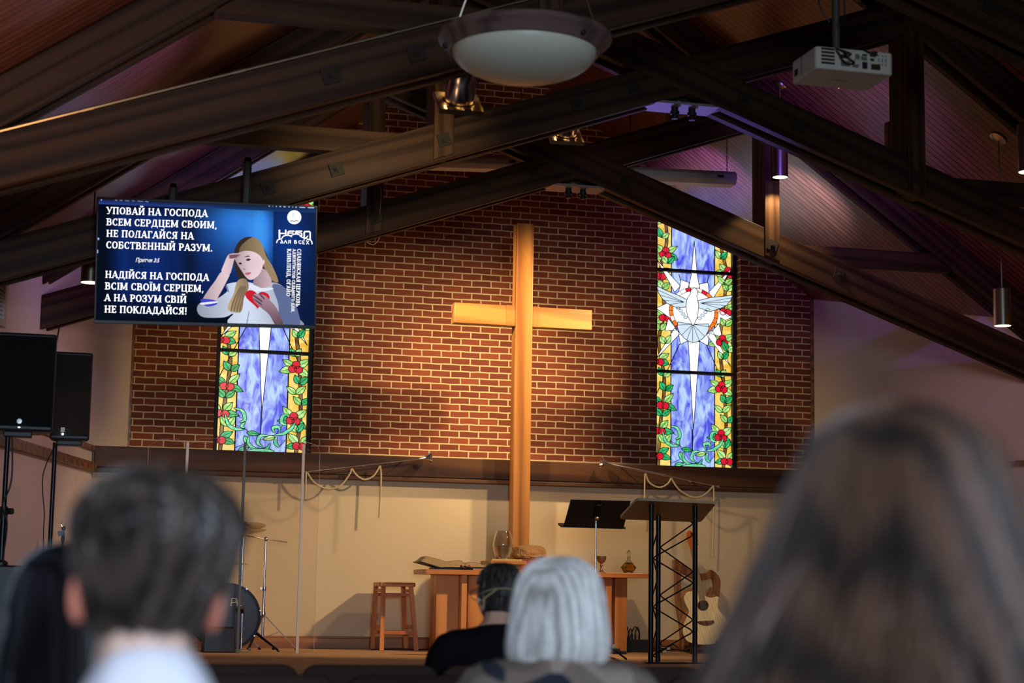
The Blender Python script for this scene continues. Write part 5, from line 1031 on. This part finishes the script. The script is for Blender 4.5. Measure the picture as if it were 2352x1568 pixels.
m = MB(); m.lathe([(.0001, .004), (.016, .003), (.0175, 0)], P(44.5, 967, 11.908), 24, Mx); m.build('badge', mat('badge_round', (.50, .52, .48), .35, .5), s1, smooth=True)
m = MB(); m.ext([P(x, y, 11.908) for x, y in ((41.5, 980), (46, 980), (46, 982), (41.5, 982))], (0, -.003, 0)); m.build('power_light', emit('white_led', (1, 1, 1)), s1)
def pole(cx, cy, zt, zbot, label, tri):
    t = thing('speaker_stand', label, 'speaker stand', (cx, cy, zbot), 'black speaker poles')
    zc = zbot+(zt-zbot)*.42
    m = MB(); m.tube([(cx, cy, zc-.05), (cx, cy, zt+.02)], .0165, 14); m.build('upper_pole', BLACKM, t, smooth=True)
    m = MB(); m.tube([(cx, cy, zbot+(.0 if not tri else .03)), (cx, cy, zc)], .0205, 14); m.build('lower_pole', BLACKM, t, smooth=True)
    m = MB(); m.lathe([(.026, -.05), (.028, 0), (.026, .03)], (cx, cy, zc), 14); m.build('collar', BLACK, t, smooth=True)
    m = MB(); m.tube([(cx+.022, cy-.01, zc), (cx+.055, cy-.03, zc)], .021, 14); m.build('knob', BLACK, t, smooth=True)
    if tri:
        for a in (.4, 2.5, 4.6): e = Vector((cx+.36*math.cos(a), cy+.36*math.sin(a), zbot+.012)); m = MB(); m.tube([(cx, cy, zbot+.42), e], .010, 8); m.bar((cx, cy, zbot+.08), Vector((cx, cy, zbot+.42)).lerp(e, .55), .012, .006); m.build('leg', BLACKM, t, smooth=True)
    else: m = MB(); m.lathe([(.045, 0), (.045, .02), (.024, .035)], (cx, cy, zbot), 20); m.build('flange', BLACK, t, smooth=True)
    return t
pole(P(120, 1150, 13.16).x, 13.16, zb2-.03, STG, 'black tripod pole carrying the loudspeaker with square badge', True)
SUBZ = P(20, 1297.5, 11.80).z
pole(P(10, 1150, 12.08).x, 12.08, zb1-.03, SUBZ, 'black pole between the large left loudspeaker and the black box below it', False)
m = MB(); a = P(-45, 1300, 11.80); b = P(52, 1300, 11.80); m.box(a.x, b.x+.02, 11.80, 12.36, STG, SUBZ); one(m, 'subwoofer', BLACK, 'black subwoofer box on the stage at the left edge, under the large loudspeaker', 'subwoofer', ((a.x+b.x)/2, 12.08, STG), bevel=.012)
def cable(pts, r, label, cat='cable', mm=BLACK, name='cable'): m = MB(); m.tube(spl(pts, 8), r, 7); return one(m, name, mm, label, cat, tuple(pts[0]), smooth=True)
cable([(cx2-.08, 13.10, zb2), P(99, 1090, 13.12), P(102, 1180, 13.12), P(100, 1230, 13.12), (P(106, 1300, 13.1).x, 13.1, .9), (P(110, 1400, 13.1).x, 13.05, STG+.006)], .0042, 'pair of thin black cables hanging left of the tripod speaker pole')
cable([P(28, 1000, 12.04), P(28, 1080, 12.05), P(22, 1120, 12.055), P(6, 1160, 12.04), P(16, 1200, 12.03), P(10, 1260, 12.04), P(6, 1288, 12.05), (P(6, 1295, 12.05).x, 12.05, SUBZ+.006)], .006, 'black cable wound around the pole of the large left loudspeaker')
cable([P(136, 752, 14.3), P(131, 780, 13.9), P(125, 815, 13.4), (cx2-.05, 13.34, zt2-.06)], .006, 'black cable running from the farthest truss down to the square badge loudspeaker')
t = thing('clamp_stand', 'slim stand with a bare clamp on top beside the young man\'s head', 'stand', (P(145, 1300, 14.5).x, 14.5, STG)); q = P(144.5, 1235, 14.5)
m = MB(); m.tube([(q.x, 14.5, STG+.02), (q.x, 14.5, q.z-.02)], .011, 10); m.lathe([(.11, STG), (.11, STG+.012), (.02, STG+.03)], (q.x, 14.5, 0), 20); m.build('tube', BLACKM, t, smooth=True)
m = MB(); m.tube([(q.x, 14.5, q.z-.02), (q.x, 14.5, q.z+.05)], [.016, .010], 10); m.bar((q.x-.04, 14.5, q.z+.03), (q.x+.012, 14.5, q.z+.04), .02, .04); m.ball((q.x+.002, 14.5, q.z+.075), .018, 10); m.build('clamp', BLACKM, t)
for s in (-1, 1): m = MB(); m.tube([(q.x+s*.008, 14.5, q.z+.085), (q.x+s*.02, 14.5, q.z+.105), (q.x+s*.014, 14.5, q.z+.125)], .003, 6); m.build('claw', CHROME, t)
# boxes, plugs and cables at the foot of the wall
a, b = P(1440, 1469, 15.95), P(1492, 1498, 15.95); t = thing('stage_box', 'black stage box with plugged cables on the floor right of the table', 'audio box', ((a.x+b.x)/2, 16.0, STG))
m = MB(); m.box(a.x, b.x, 15.95, 16.12, STG, a.z); m.build('case', mat('blue_black_box', (.012, .016, .022), .5), t, bevel=.004)
for x0_, x1_, h in ((1444, 1432, .13), (1452, 1444, .10), (1459, 1470, .115), (1468, 1450, .12)):
    q = P(x0_, 1469, 16.0); e = P(x1_, 1460, 16.05); m = MB(); m.tube(spl([(q.x, 16.0, a.z-.005), (q.x, 16.0, a.z+.06), ((q.x+e.x)/2, 16.03, a.z+h), (e.x, 16.06, a.z+.04), (e.x, 16.16, STG+.02)], 6), .0048, 7); m.tube([(q.x, 16.0, a.z-.004), (q.x, 16.0, a.z+.05)], .009, 8); m.build('plugged_cable', BLACK, t, smooth=True)
for x0_, x1_, y0_, lab in ((1407, 1421, 1488, 'black power brick on the floor against the right table pedestal'), (1423, 1436, 1494, 'small black adapter with two pale sockets beside the power brick')):
    q, e = P(x0_, y0_, 15.44), P(x1_, 1499, 15.44); m = MB(); m.box(q.x, e.x, 15.40, 15.47, STG, max(q.z, STG+.03)); one(m, 'power_adapter', BLACK, lab, 'power adapter', (q.x, 15.43, STG), bevel=.004)
q, e = P(1407, 1479, 15.47), P(1416, 1489, 15.47); m = MB(); m.box(q.x, e.x, 15.474, 15.496, e.z-.0, q.z); one(m, 'wall_plate', mat('grey_plate', (.32, .30, .22), .5), 'small grey socket plate on the pedestal fin above the power brick', 'socket', (q.x, 15.48, e.z))
cable([P(1360, 1506, 13.9), PZ(1385, 1506, STG+.008), PZ(1405, 1510, STG+.008), PZ(1422, 1517, STG+.008), PZ(1432, 1523, STG+.008)], .009, 'grey green cable curving across the stage carpet left of the lectern', mm=mat('grey_green_cable', (.13, .14, .10), .5))
r2 = random.Random(3)
for i, lab in enumerate(('black cable tangled on the floor left of the guitar stand', 'black cable looping on the floor between lectern and harp', 'black cable trailing along the baseboard beside the stage box')):
    pts = []; 
    for j in range(9): pts.append(Vector((1.22+j*.055+r2.uniform(-.04, .04)+i*.05, 15.75+r2.uniform(-.08, .22), STG+.008+abs(r2.gauss(0, .035)))))
    cable(pts, .0065, lab)
q = P(1530, 1483, 15.9); m = MB(); m.box(q.x-.035, q.x+.035, 15.88, 15.95, STG, STG+.05); one(m, 'cable_connector', mat('pale_connector', (.55, .50, .40), .5), 'pale connector block among the black cables left of the guitar', 'connector', (q.x, 15.9, STG), bevel=.005)
cable([PZ(850, 1491, STG+.006)+Vector((0, -.05, 0)), (-1.30, 16.05, STG+.007), (-1.12, 16.12, STG+.007), (-1.0, 16.0, STG+.007), (-.86, 16.1, STG+.007)], .007, 'black cable lying on the carpet behind the feet of the stool')

# ================================================================== CHAIRS
UPH = mat('brown_upholstery', (.042, .025, .018), .95, 0, .15, bump=.5, bscale=350, var=.15, vscale=30)
FRM = mat('chair_frame', (.015, .014, .014), .4, .5)
def cushion(mb, x0, x1, y0, y1, z0, z1, r, puff=.012):
    """plump pad in the xz plane with rounded corners"""
    pts = rrect(x0, x1, z0, z1, r, 5); n = len(pts); cx, cz = (x0+x1)/2, (z0+z1)/2; rings = []
    for k, (y, s) in enumerate(((y0-puff, .80), (y0-puff*.7, .93), (y0, .985), ((y0+y1)/2, 1.0), (y1, .985), (y1+puff*.7, .93), (y1+puff, .80))):
        dx_, dz_ = (x1-x0)/2*(1-s), (z1-z0)/2*(1-s); d = min(dx_, dz_) if s > .9 else .03
        rings.append([(cx+(x-cx)*(1-d/((x1-x0)/2)), y, cz+(z-cz)*(1-d/((z1-z0)/2))) for x, z in pts])
    vs = [p for r_ in rings for p in r_]; fs = [tuple(range(n)), tuple(range(len(vs)-1, len(vs)-n-1, -1))]
    for k in range(len(rings)-1):
        for i in range(n): a, b = k*n+i, k*n+(i+1) % n; fs.append((a, b, b+n, a+n))
    mb.add(vs, fs)
def make_chair(x, yb, label, group):
    """yb = rear face of the backrest; the chair faces the stage (+y)"""
    t = thing('stacking_chair', label, 'chair', (x, yb+.25, 0), group)
    m = MB(); cushion(m, x-.258, x+.258, yb+.012, yb+.055, .47, .873, .06); m.build('backrest', UPH, t, smooth=True)
    m = MB(); m.slab(rrect(x-.25, x+.25, yb+.06, yb+.52, .05), .40, .465); m.build('seat', UPH, t, bevel=.02, seg=3)
    for s in (-1, 1):
        m = MB(); m.tube([(x+s*.20, yb+.075, .80), (x+s*.22, yb+.075, .50), (x+s*.235, yb+.03, .0)], .0115, 8); m.build('leg', FRM, t, smooth=True)
        m = MB(); m.tube([(x+s*.225, yb+.46, .40), (x+s*.235, yb+.47, .0)], .0115, 8); m.build('leg', FRM, t, smooth=True)
    m = MB(); m.box(x-.22, x+.22, yb+.09, yb+.47, .385, .40); m.build('seat_pan', FRM, t)
    return t
c0 = None
ra = [(-4.104, 'fifth seat right of it'), ]
names_a = ['brown upholstered chair in the front row behind the young man, leftmost of its row', 'brown upholstered chair of the front row just right of the young man\'s ear', 'brown upholstered chair of the front row under the wooden stool', 'brown upholstered chair of the front row holding the man in the dark suit', 'brown upholstered chair of the front row right of the white-haired woman', 'brown upholstered chair of the front row under the truss lectern']
names_b = ['brown upholstered chair of the second row hidden behind the young man', 'brown upholstered chair of the second row right beside the young man\'s shoulder', 'brown upholstered chair of the second row behind the suit man\'s chair, left one', 'brown upholstered chair of the second row directly before the white-haired woman', 'brown upholstered chair of the second row right of the white-haired woman\'s coat']
proto = None
for i, (r, nm) in enumerate(zip((-4.104, -3.580, -3.056, -2.532, -2.008, -1.484), names_a)):
    if proto is None: proto = make_chair(r, 6.58, nm, 'brown chairs of the front row'); pr0 = (r, 6.58)
    else: dup(proto, (r-pr0[0], 0, 0), nm)
for i, (r, nm) in enumerate(zip((-4.108, -3.561, -3.015, -2.468, -1.92), names_b)):
    o = dup(proto, (r-pr0[0], 5.80-pr0[1], 0), nm); o['group'] = 'brown chairs of the second row'
for r, y, nm in ((-3.06, 3.80, 'brown chair carrying the white-haired woman, mostly below the photo'), (-4.20, 2.72, 'brown chair carrying the dark-haired woman at the left, below the photo'), (-4.11, 1.83, 'brown chair carrying the young man in the white shirt, below the photo'), (-3.44, 1.28, 'brown chair carrying the brown-haired woman at the right, below the photo')):
    o = dup(proto, (r-pr0[0], y-pr0[1], 0), nm); o['group'] = 'brown chairs of the near rows'

# ================================================================== PEOPLE (all seen from behind, seated, facing the stage)
def evalmesh(o):
    dg = bpy.context.evaluated_depsgraph_get(); me = bpy.data.meshes.new_from_object(o.evaluated_get(dg)); return me
def skinmesh(chains, sub=1):
    """chains: lists of (point, radius); points closer than 1 mm are shared"""
    bm = bmesh.new(); sl = bm.verts.layers.skin.verify(); vs = []
    def gv(p, r):
        for q, v in vs:
            if (q-p).length < .001: return v
        v = bm.verts.new(p); v[sl].radius = (r, r) if not isinstance(r, tuple) else r; vs.append((Vector(p), v)); return v
    first = None
    for ch in chains:
        pv = None
        for p, r in ch:
            v = gv(Vector(p), r)
            if first is None: first = v; v[sl].use_root = True
            if pv is not None and bm.edges.get((pv, v)) is None: bm.edges.new((pv, v))
            pv = v
    me = bpy.data.meshes.new('tmp_skin'); bm.to_mesh(me); bm.free(); o = bpy.data.objects.new('tmp_skin', me); COL.objects.link(o)
    o.modifiers.new('skin', 'SKIN'); s = o.modifiers.new('sub', 'SUBSURF'); s.levels = sub; s.render_levels = sub
    r = evalmesh(o); bpy.data.objects.remove(o); return r
def headmesh(M, w=.076, d=.096, h=.116):
    """a head with jaw, nose, brows, eyes, lips and ears; local +y is forward, M places it"""
    bm = bmesh.new(); bmesh.ops.create_uvsphere(bm, u_segments=48, v_segments=36, radius=1)
    for v in bm.verts:
        x, y, z = v.co; X, Y, Z = x*w, y*d, z*h
        if z < 0: k = 1-.36*(-z)**1.5; X *= k; Y = Y*(1-.10*(-z))+(.012*(-z) if y > 0 else .010*z)
        if y < 0 and z < -.3: Y *= 1-.42*min(1, (-z-.3)/.7)
        if y > .2:
            g = lambda cx, cz, s: math.exp(-((x-cx)/s[0])**2-((z-cz)/s[1])**2)
            Y += .022*g(0, -.22, (.13, .16))+.010*g(0, -.05, (.10, .16))-.010*g(.42, .02, (.22, .12))-.010*g(-.42, .02, (.22, .12))+.005*g(0, .18, (.55, .08))+.006*g(0, -.55, (.30, .06))+.005*g(0, -.47, (.26, .05))-.005*g(0, -.51, (.3, .02))+.008*g(0, -.85, (.25, .14))
        v.co = (X, Y, Z)
    vs = [M @ v.co for v in bm.verts]; fs = [[v.index for v in f.verts] for f in bm.faces]; bm.free(); return vs, fs
def earmesh(M, s, w):
    mb = MB(); c = [(math.cos(a)*.019-.004*math.sin(a), math.sin(a)*.032) for a in [i*math.pi/10 for i in range(20)]]
    rings = []
    for k, (sc, o) in enumerate(((.62, -.004), (.85, .006), (1.0, .015), (1.0, .020), (.90, .023), (.78, .017), (.30, .012))):
        rings.append([Vector((s*(w-.010+o*.72+(-y*.45 if y < 0 else 0)*.6), y*sc-.012-o*.45, z*sc*(.85 if z < 0 else 1)-.046)) for y, z in c])
    vs = [M @ p for r in rings for p in r]; n = 20; fs = [tuple(range(n)), tuple(range(len(vs)-1, len(vs)-n-1, -1))]
    for k in range(len(rings)-1):
        for i in range(n): a, b = k*n+i, k*n+(i+1) % n; fs.append((a, b, b+n, a+n))
    return vs, fs
def body(name, H, k, R, skin, earm, parent, shoulder=.165, neck=.055, up=0):
    """one continuous seated body: H head centre, k torso scale, R head rotation"""
    H = Vector(H); Mh = Matrix.Translation(H) @ R.to_4x4(); p = lambda x, y, z: H+Vector((x, y, z*k))
    nb = p(0, -.035, -.19+up); ch = p(0, -.05, -.34+up); wa = p(0, -.045, -.52); pe = p(0, -.03, -.66)
    chains = [[(pe, .125), (wa, .115), (ch, .125), (nb, .070), (H+R @ Vector((0, -.018, -.085)), neck), (H+R @ Vector((0, -.01, -.02)), .06)]]
    J = {}
    for s in (-1, 1):
        hip = pe+Vector((s*.085, .03, -.01)); kn = Vector((H.x+s*.10, pe.y+.46, pe.z-.01)); an = Vector((H.x+s*.10, pe.y+.38, .085)); toe = an+Vector((s*.015, .15, -.05))
        chains.append([(pe, .125), (hip, .085), (hip.lerp(kn, .5), .078), (kn, .058), (kn.lerp(an, .35), .052), (an, .036), (toe, .030)])
        sh = p(s*shoulder, -.045, -.27+up); el = p(s*(shoulder+.045), .02, -.53); wr_ = Vector((H.x+s*.07, pe.y+.27, pe.z+.115))
        chains.append([(ch, .125), (p(s*shoulder*.55, -.05, -.255+up), .066), (sh, .054), (sh.lerp(el, .5), .045), (el, .037), (el.lerp(wr_, .5), .033), (wr_, .022), (wr_+Vector((-s*.02, .045, -.012)), (.030, .016)), (wr_+Vector((-s*.032, .085, -.014)), (.034, .014))])
        pal = wr_+Vector((-s*.032, .085, -.014))
        for i in range(4):
            f = (i-1.5)*.019; L_ = (.066, .076, .072, .058)[i]; b0 = pal+Vector((f, .012, 0)); chains.append([(pal, (.034, .014)), (b0, .009), (b0+Vector((f*.2, L_*.5, -.006)), .0082), (b0+Vector((f*.25, L_*.85, -.024)), .0072), (b0+Vector((f*.25, L_, -.040)), .006)])
        tb = wr_+Vector((-s*.045, .035, -.006)); chains.append([(wr_+Vector((-s*.02, .045, -.012)), (.030, .016)), (tb, .012), (tb+Vector((-s*.028, .03, -.008)), .010), (tb+Vector((-s*.036, .056, -.018)), .008)])
        J[s] = (sh, el, wr_, hip, kn, an, toe)
    me = skinmesh(chains); mb = MB(); mb.add([v.co for v in me.vertices], [tuple(q.vertices) for q in me.polygons]); bpy.data.meshes.remove(me)
    vs, fs = headmesh(Mh); mb.add(vs, fs)
    tmp = mb.build('tmp_body', skin); rm = tmp.modifiers.new('r', 'REMESH'); rm.mode = 'VOXEL'; rm.voxel_size = .0075; sm_ = tmp.modifiers.new('s', 'SMOOTH'); sm_.factor = .5; sm_.iterations = 4
    me = evalmesh(tmp); bpy.data.objects.remove(tmp); mb = MB(); mb.add([v.co for v in me.vertices], [tuple(q.vertices) for q in me.polygons]); bpy.data.meshes.remove(me)
    for s in (-1, 1): vs, fs = earmesh(Mh, s, .073); mb.add(vs, fs, 1)
    o = mb.build(name, [skin, earm], parent, smooth=True)
    for s in (-1, 1):
        e = MB(); e.ball(Mh @ Vector((s*.031, .078, .004)), .0115, 12); e.build('eye', mat('eye_white', (.75, .72, .70), .2), o, smooth=True)
    return dict(up=up, H=H, M=Mh, nb=nb, ch=ch, wa=wa, pe=pe, J=J, p=p)
def garment(name, chains, m, parent, voxel=.012, collar=None):
    me = skinmesh(chains); mb = MB(); mb.add([v.co for v in me.vertices], [tuple(q.vertices) for q in me.polygons]); bpy.data.meshes.remove(me)
    if collar: collar(mb)
    tmp = mb.build('tmp_cloth', m); rm = tmp.modifiers.new('r', 'REMESH'); rm.mode = 'VOXEL'; rm.voxel_size = voxel; s = tmp.modifiers.new('s', 'SMOOTH'); s.factor = .5; s.iterations = 5
    me = evalmesh(tmp); bpy.data.objects.remove(tmp); o = MB(); o.add([v.co for v in me.vertices], [tuple(q.vertices) for q in me.polygons]); bpy.data.meshes.remove(me)
    return o.build(name, m, parent, smooth=True)
def dress(B, top, bottom, parent, topname='shirt', g=.014, shoulder_r=.066, collar_r=.070, collar_z=None):
    p, J = B['p'], B['J']; ch = [[(B['pe']+Vector((0, 0, .03)), .132+g), (B['wa'], .122+g), (B['ch'], .130+g), (B['nb']+Vector((0, -.004, -.02)), .082+g*.6), (B['nb']+Vector((0, .003, collar_z if collar_z is not None else .03)), collar_r)]]
    for s in (-1, 1):
        sh, el, wr_ = J[s][:3]; c2 = p(s*abs(sh.x-B['H'].x)*.55, -.05, -.255+B['up'])
        ch.append([(B['ch'], .130+g), (c2, .072+g), (sh, shoulder_r), (sh.lerp(el, .5), .050+g), (el, .042+g), (el.lerp(wr_, .5), .038+g*.8), (wr_.lerp(el, .12), .030+g*.6)])
    garment(topname, ch, top, parent)
    ch = []
    for s in (-1, 1):
        sh, el, wr_, hip, kn, an, toe = J[s]; ch.append([(B['pe'], .136), (hip, .096), (hip.lerp(kn, .5), .088), (kn, .070), (kn.lerp(an, .4), .066), (an+Vector((0, 0, .02)), .055)])
    garment('trousers', ch, bottom, parent)
    for s in (-1, 1): an, toe = J[s][5:7]; m = MB(); m.slab([(an.x-.045, an.y-.07), (an.x+.045, an.y-.07), (toe.x+.05, toe.y), (toe.x+.025, toe.y+.07), (toe.x-.025, toe.y+.07), (toe.x-.05, toe.y)], .0, .075); m.build('shoe', BLACK, parent, bevel=.02)
def hairmat(name, c1, c2, ring, rough=.38, spec=.5): return wood(name, c1, c2, 'Z', 1.6, rough, ring, spec)
def hair(name, M, prof, m, parent, n, seed, sx=1, sy=1.12, phi=150, t0=(0, .45), t1=(.9, 1.0), thick=.0022, lift=.012, wob=.05, crown=(0, -.02), front=None, steps=9, curl=0, ridge=.02):
    """locks falling from the crown over a profile of (radius, height); phi 0 = back of the head"""
    rnd = random.Random(seed); mb = MB(); pv = spl([(a, b, 0) for a, b in prof], 6); L = len(pv)-1
    def S(ph, t, sc=1.0):
        q = pv[0].lerp(pv[0], 0); f = max(0, min(1, t))*L; i = min(L-1, int(f)); q = pv[i].lerp(pv[i+1], f-i)
        return Vector((q.x*math.sin(ph)*sx*sc+crown[0]*(1-t), -q.x*math.cos(ph)*sy*sc+crown[1]*(1-t), q.y))
    NP, NT = 56, 26; mx = math.radians(phi)
    vs = []
    for j in range(NT+1):
        for i in range(NP+1):
            ph = -mx+2*mx*i/NP; t = j/NT*.985; tt = t
            if front and abs(ph) > math.radians(front[0]): tt = min(t, front[1])
            vs.append(M @ S(ph, tt, .955+ridge*math.sin(ph*23+3*math.sin(t*5+seed))*t))
    fs = [(j*(NP+1)+i, j*(NP+1)+i+1, (j+1)*(NP+1)+i+1, (j+1)*(NP+1)+i) for j in range(NT) for i in range(NP)]
    mb.add(vs, fs)
    for k in range(n):
        ph = rnd.uniform(-mx, mx); a = rnd.uniform(*t0); b = rnd.uniform(*t1)
        if front and abs(ph) > math.radians(front[0]): b = min(b, front[1]); a = min(a, b-.1)
        dp = rnd.gauss(0, wob); sc = rnd.uniform(.96, 1.0)+rnd.random()**3*lift*4; fq = rnd.uniform(1, 2.4); am = rnd.gauss(0, wob*.35); pts = []
        for i in range(steps):
            u = i/(steps-1); t = a+(b-a)*u; pts.append(M @ S(ph+dp*u+am*math.sin(u*6.3*fq), t, sc*(1-.05*(1-u)**3)+curl*u*u))
        th = thick*rnd.uniform(.6, 1.3); mb.tube(pts, [th*(.35+.65*math.sin(math.pi*min(.93, .12+.8*i/(steps-1)))) for i in range(steps)], 3, cap=False)
    return mb.build(name, m, parent, smooth=True)
def person(label, base): return thing('person', label, 'person', base)
SKIN = mat('fair_skin', (.62, .40, .31), .5, sss=.25); SKIN2 = mat('warm_skin', (.50, .28, .19), .5, sss=.2)
EARR = mat('backlit_ear', (.62, .20, .13), .45, sss=.5)  # red of the light shining through the ears put into their colour
Rz = lambda yaw, pitch=0, roll=0: (Matrix.Rotation(yaw, 3, 'Z') @ Matrix.Rotation(pitch, 3, 'X') @ Matrix.Rotation(roll, 3, 'Y'))
# young man, nearest on the left
H = Vector((-4.108, 2.10, 1.176)); R = Rz(-.10, .02, .06); t = person('person with short brown hair, red-lit ears and white collared shirt, nearest on the left', (H.x, H.y, 0))
B = body('body', H, .873, R, SKIN, EARR, t, .170, .055, -.025)
def collar_y(mb): pass
dress(B, mat('white_shirt', (.72, .70, .76), .75, bump=.2, bscale=300), mat('navy_trousers', (.02, .025, .04), .8), t, 'shirt', .012, .068, .077, .115)
hair('hair', B['M'], [(.004, .112), (.040, .107), (.072, .090), (.091, .062), (.0955, .038), (.089, .002), (.080, -.030), (.069, -.060), (.058, -.088)], hairmat('brown_hair', (.006, .004, .004), (.062, .041, .031), 18, .42), t, 3200, 11, 1.0, 1.14, 128, (0, .80), (.18, 1.0), .0016, .020, .22, (.008, -.03), (92, .50), 6, .0)
# dark-haired woman, lower at far left
H = Vector((-4.185, 3.03, 1.10)); R = Rz(-.1, .05, 0); t = person('person with long straight black hair at the far left edge, beyond the young man', (H.x, H.y, 0))
B = body('body', H, .757, R, SKIN, SKIN, t, up=-.036)
dress(B, mat('grey_blue_top', (.16, .20, .27), .8), mat('dark_skirt', (.02, .02, .03), .8), t, 'top', .014)
hair('hair', B['M'], [(.004, .118), (.045, .112), (.080, .085), (.098, .04), (.106, -.02), (.116, -.10), (.128, -.20), (.136, -.30), (.132, -.38)], hairmat('black_hair', (.003, .003, .004), (.018, .016, .020), 22, .35), t, 1500, 5, 1.0, 1.08, 135, (0, .4), (.88, 1.0), .0028, .010, .05, (0, -.015), (98, .32), 10)
# man in the dark suit
H = Vector((-2.515, 6.86, 1.135)); R = Rz(.28, -.12, .10); t = person('person with short dark hair, black suit jacket, glasses and headset microphone, before the table', (H.x, H.y, 0))
B = body('body', H, .81, R, SKIN2, SKIN2, t, .210, .060, .028)
SUIT = mat('black_suit', (.004, .004, .005), .9, 0, .12, bump=.2, bscale=300)
dress(B, SUIT, SUIT, t, 'jacket', .026, .098, .080, .020)
hair('hair', B['M'], [(.004, .124), (.044, .118), (.072, .094), (.0825, .058), (.084, .018), (.081, -.022), (.074, -.055), (.068, -.075)], hairmat('dark_brown_hair', (.006, .005, .004), (.035, .026, .020), 26, .5), t, 1500, 21, 1.0, 1.15, 128, (0, .82), (.16, 1.0), .0013, .006, .06, (0, -.02), (95, .5), 5)
HS = mat('beige_headset', (.55, .42, .22), .5); W = lambda x, y, z: B['M'] @ Vector((x, y, z))
m = MB(); m.tube(spl([W(-.082, -.012, -.006), W(-.080, -.045, .000), W(-.062, -.085, .008), W(-.02, -.104, .012), W(.03, -.100, .010), W(.075, -.05, .002), W(.084, -.015, -.004)], 6), .0014, 6); m.tube(spl([W(-.088, -.020, -.030), W(-.086, -.035, -.034), W(-.078, -.060, -.018), W(-.058, -.090, .004)], 5), .002, 6); m.build('headset', HS, t, smooth=True)
m = MB(); m.ball(W(-.093, -.015, -.032), .009, 10, sc=(.7, 1, 1.1)); m.build('earpiece', mat('earpiece', (.45, .36, .26), .4), t, smooth=True)
m = MB(); m.tube([W(-.086, -.02, .018), W(-.082, .06, .018), W(-.07, .100, .012)], .0022, 6); m.tube([W(.086, -.02, .018), W(.082, .06, .018), W(.07, .100, .012)], .0022, 6)
for s in (-1, 1): m.tube([W(s*.036+.026*math.cos(i*.628), .108, .006+.018*math.sin(i*.628)) for i in range(11)], .0018, 5)
m.build('glasses', mat('glasses_metal', (.6, .6, .62), .2, 1), t, smooth=True)
# white-haired woman
H = Vector((-3.062, 4.09, 1.112)); R = Rz(0, .0, -.03); t = person('person with white bobbed hair and a grey brown patterned coat, in the middle', (H.x, H.y, 0))
B = body('body', H, .776, R, SKIN, SKIN, t, .180, up=.03)
m_, nt, bb = newmat('patterned_coat'); tc = N(nt, 'ShaderNodeTexCoord'); vo = N(nt, 'ShaderNodeTexVoronoi'); vo.inputs['Scale'].default_value = 9; cr = N(nt, 'ShaderNodeValToRGB'); cr.color_ramp.interpolation = 'CONSTANT'
cr.color_ramp.elements[0].color = (.16, .115, .09, 1); cr.color_ramp.elements[1].color = (.012, .014, .025, 1); cr.color_ramp.elements[1].position = .72; e_ = cr.color_ramp.elements.new(.35); e_.color = (.26, .20, .165, 1)
nt.links.new(tc.outputs['Object'], vo.inputs['Vector']); nt.links.new(vo.outputs['Color'], cr.inputs['Fac']); nt.links.new(cr.outputs['Color'], bb.inputs['Base Color']); bb.inputs['Roughness'].default_value = .95
dress(B, m_, mat('dark_skirt', (.02, .02, .03), .8), t, 'coat', .034, .108, .088, .03)
hair('hair', B['M'], [(.004, .122), (.050, .116), (.086, .088), (.104, .045), (.112, -.005), (.118, -.055), (.120, -.095), (.112, -.125), (.090, -.140)], hairmat('white_hair', (.36, .33, .30), (.70, .67, .63), 30, .45), t, 6000, 9, 1.0, 1.06, 140, (0, .6), (.80, 1.0), .0011, .010, .10, (.01, -.015), (100, .38), 10, 0, .008)
# brown-haired woman, nearest on the right
H = Vector((-3.440, 1.575, 1.224)); R = Rz(0, .0, 0); t = person('person with long straight brown hair, nearest on the right', (H.x, H.y, 0))
B = body('body', H, .945, R, SKIN, SKIN, t, .165)
dress(B, mat('dark_top', (.03, .025, .025), .8), mat('dark_skirt', (.02, .02, .03), .8), t, 'top', .014)
hair('hair', B['M'], [(.004, .112), (.045, .106), (.076, .086), (.094, .062), (.112, .020), (.127, -.022), (.147, -.072), (.168, -.118), (.186, -.155), (.200, -.21), (.206, -.32)], hairmat('warm_brown_hair', (.008, .005, .0035), (.080, .038, .023), 11, .6), t, 4200, 15, 1.0, .92, 140, (0, .4), (.8, 1.0), .0020, .022, .12, (.01, -.02), (100, .30), 12)
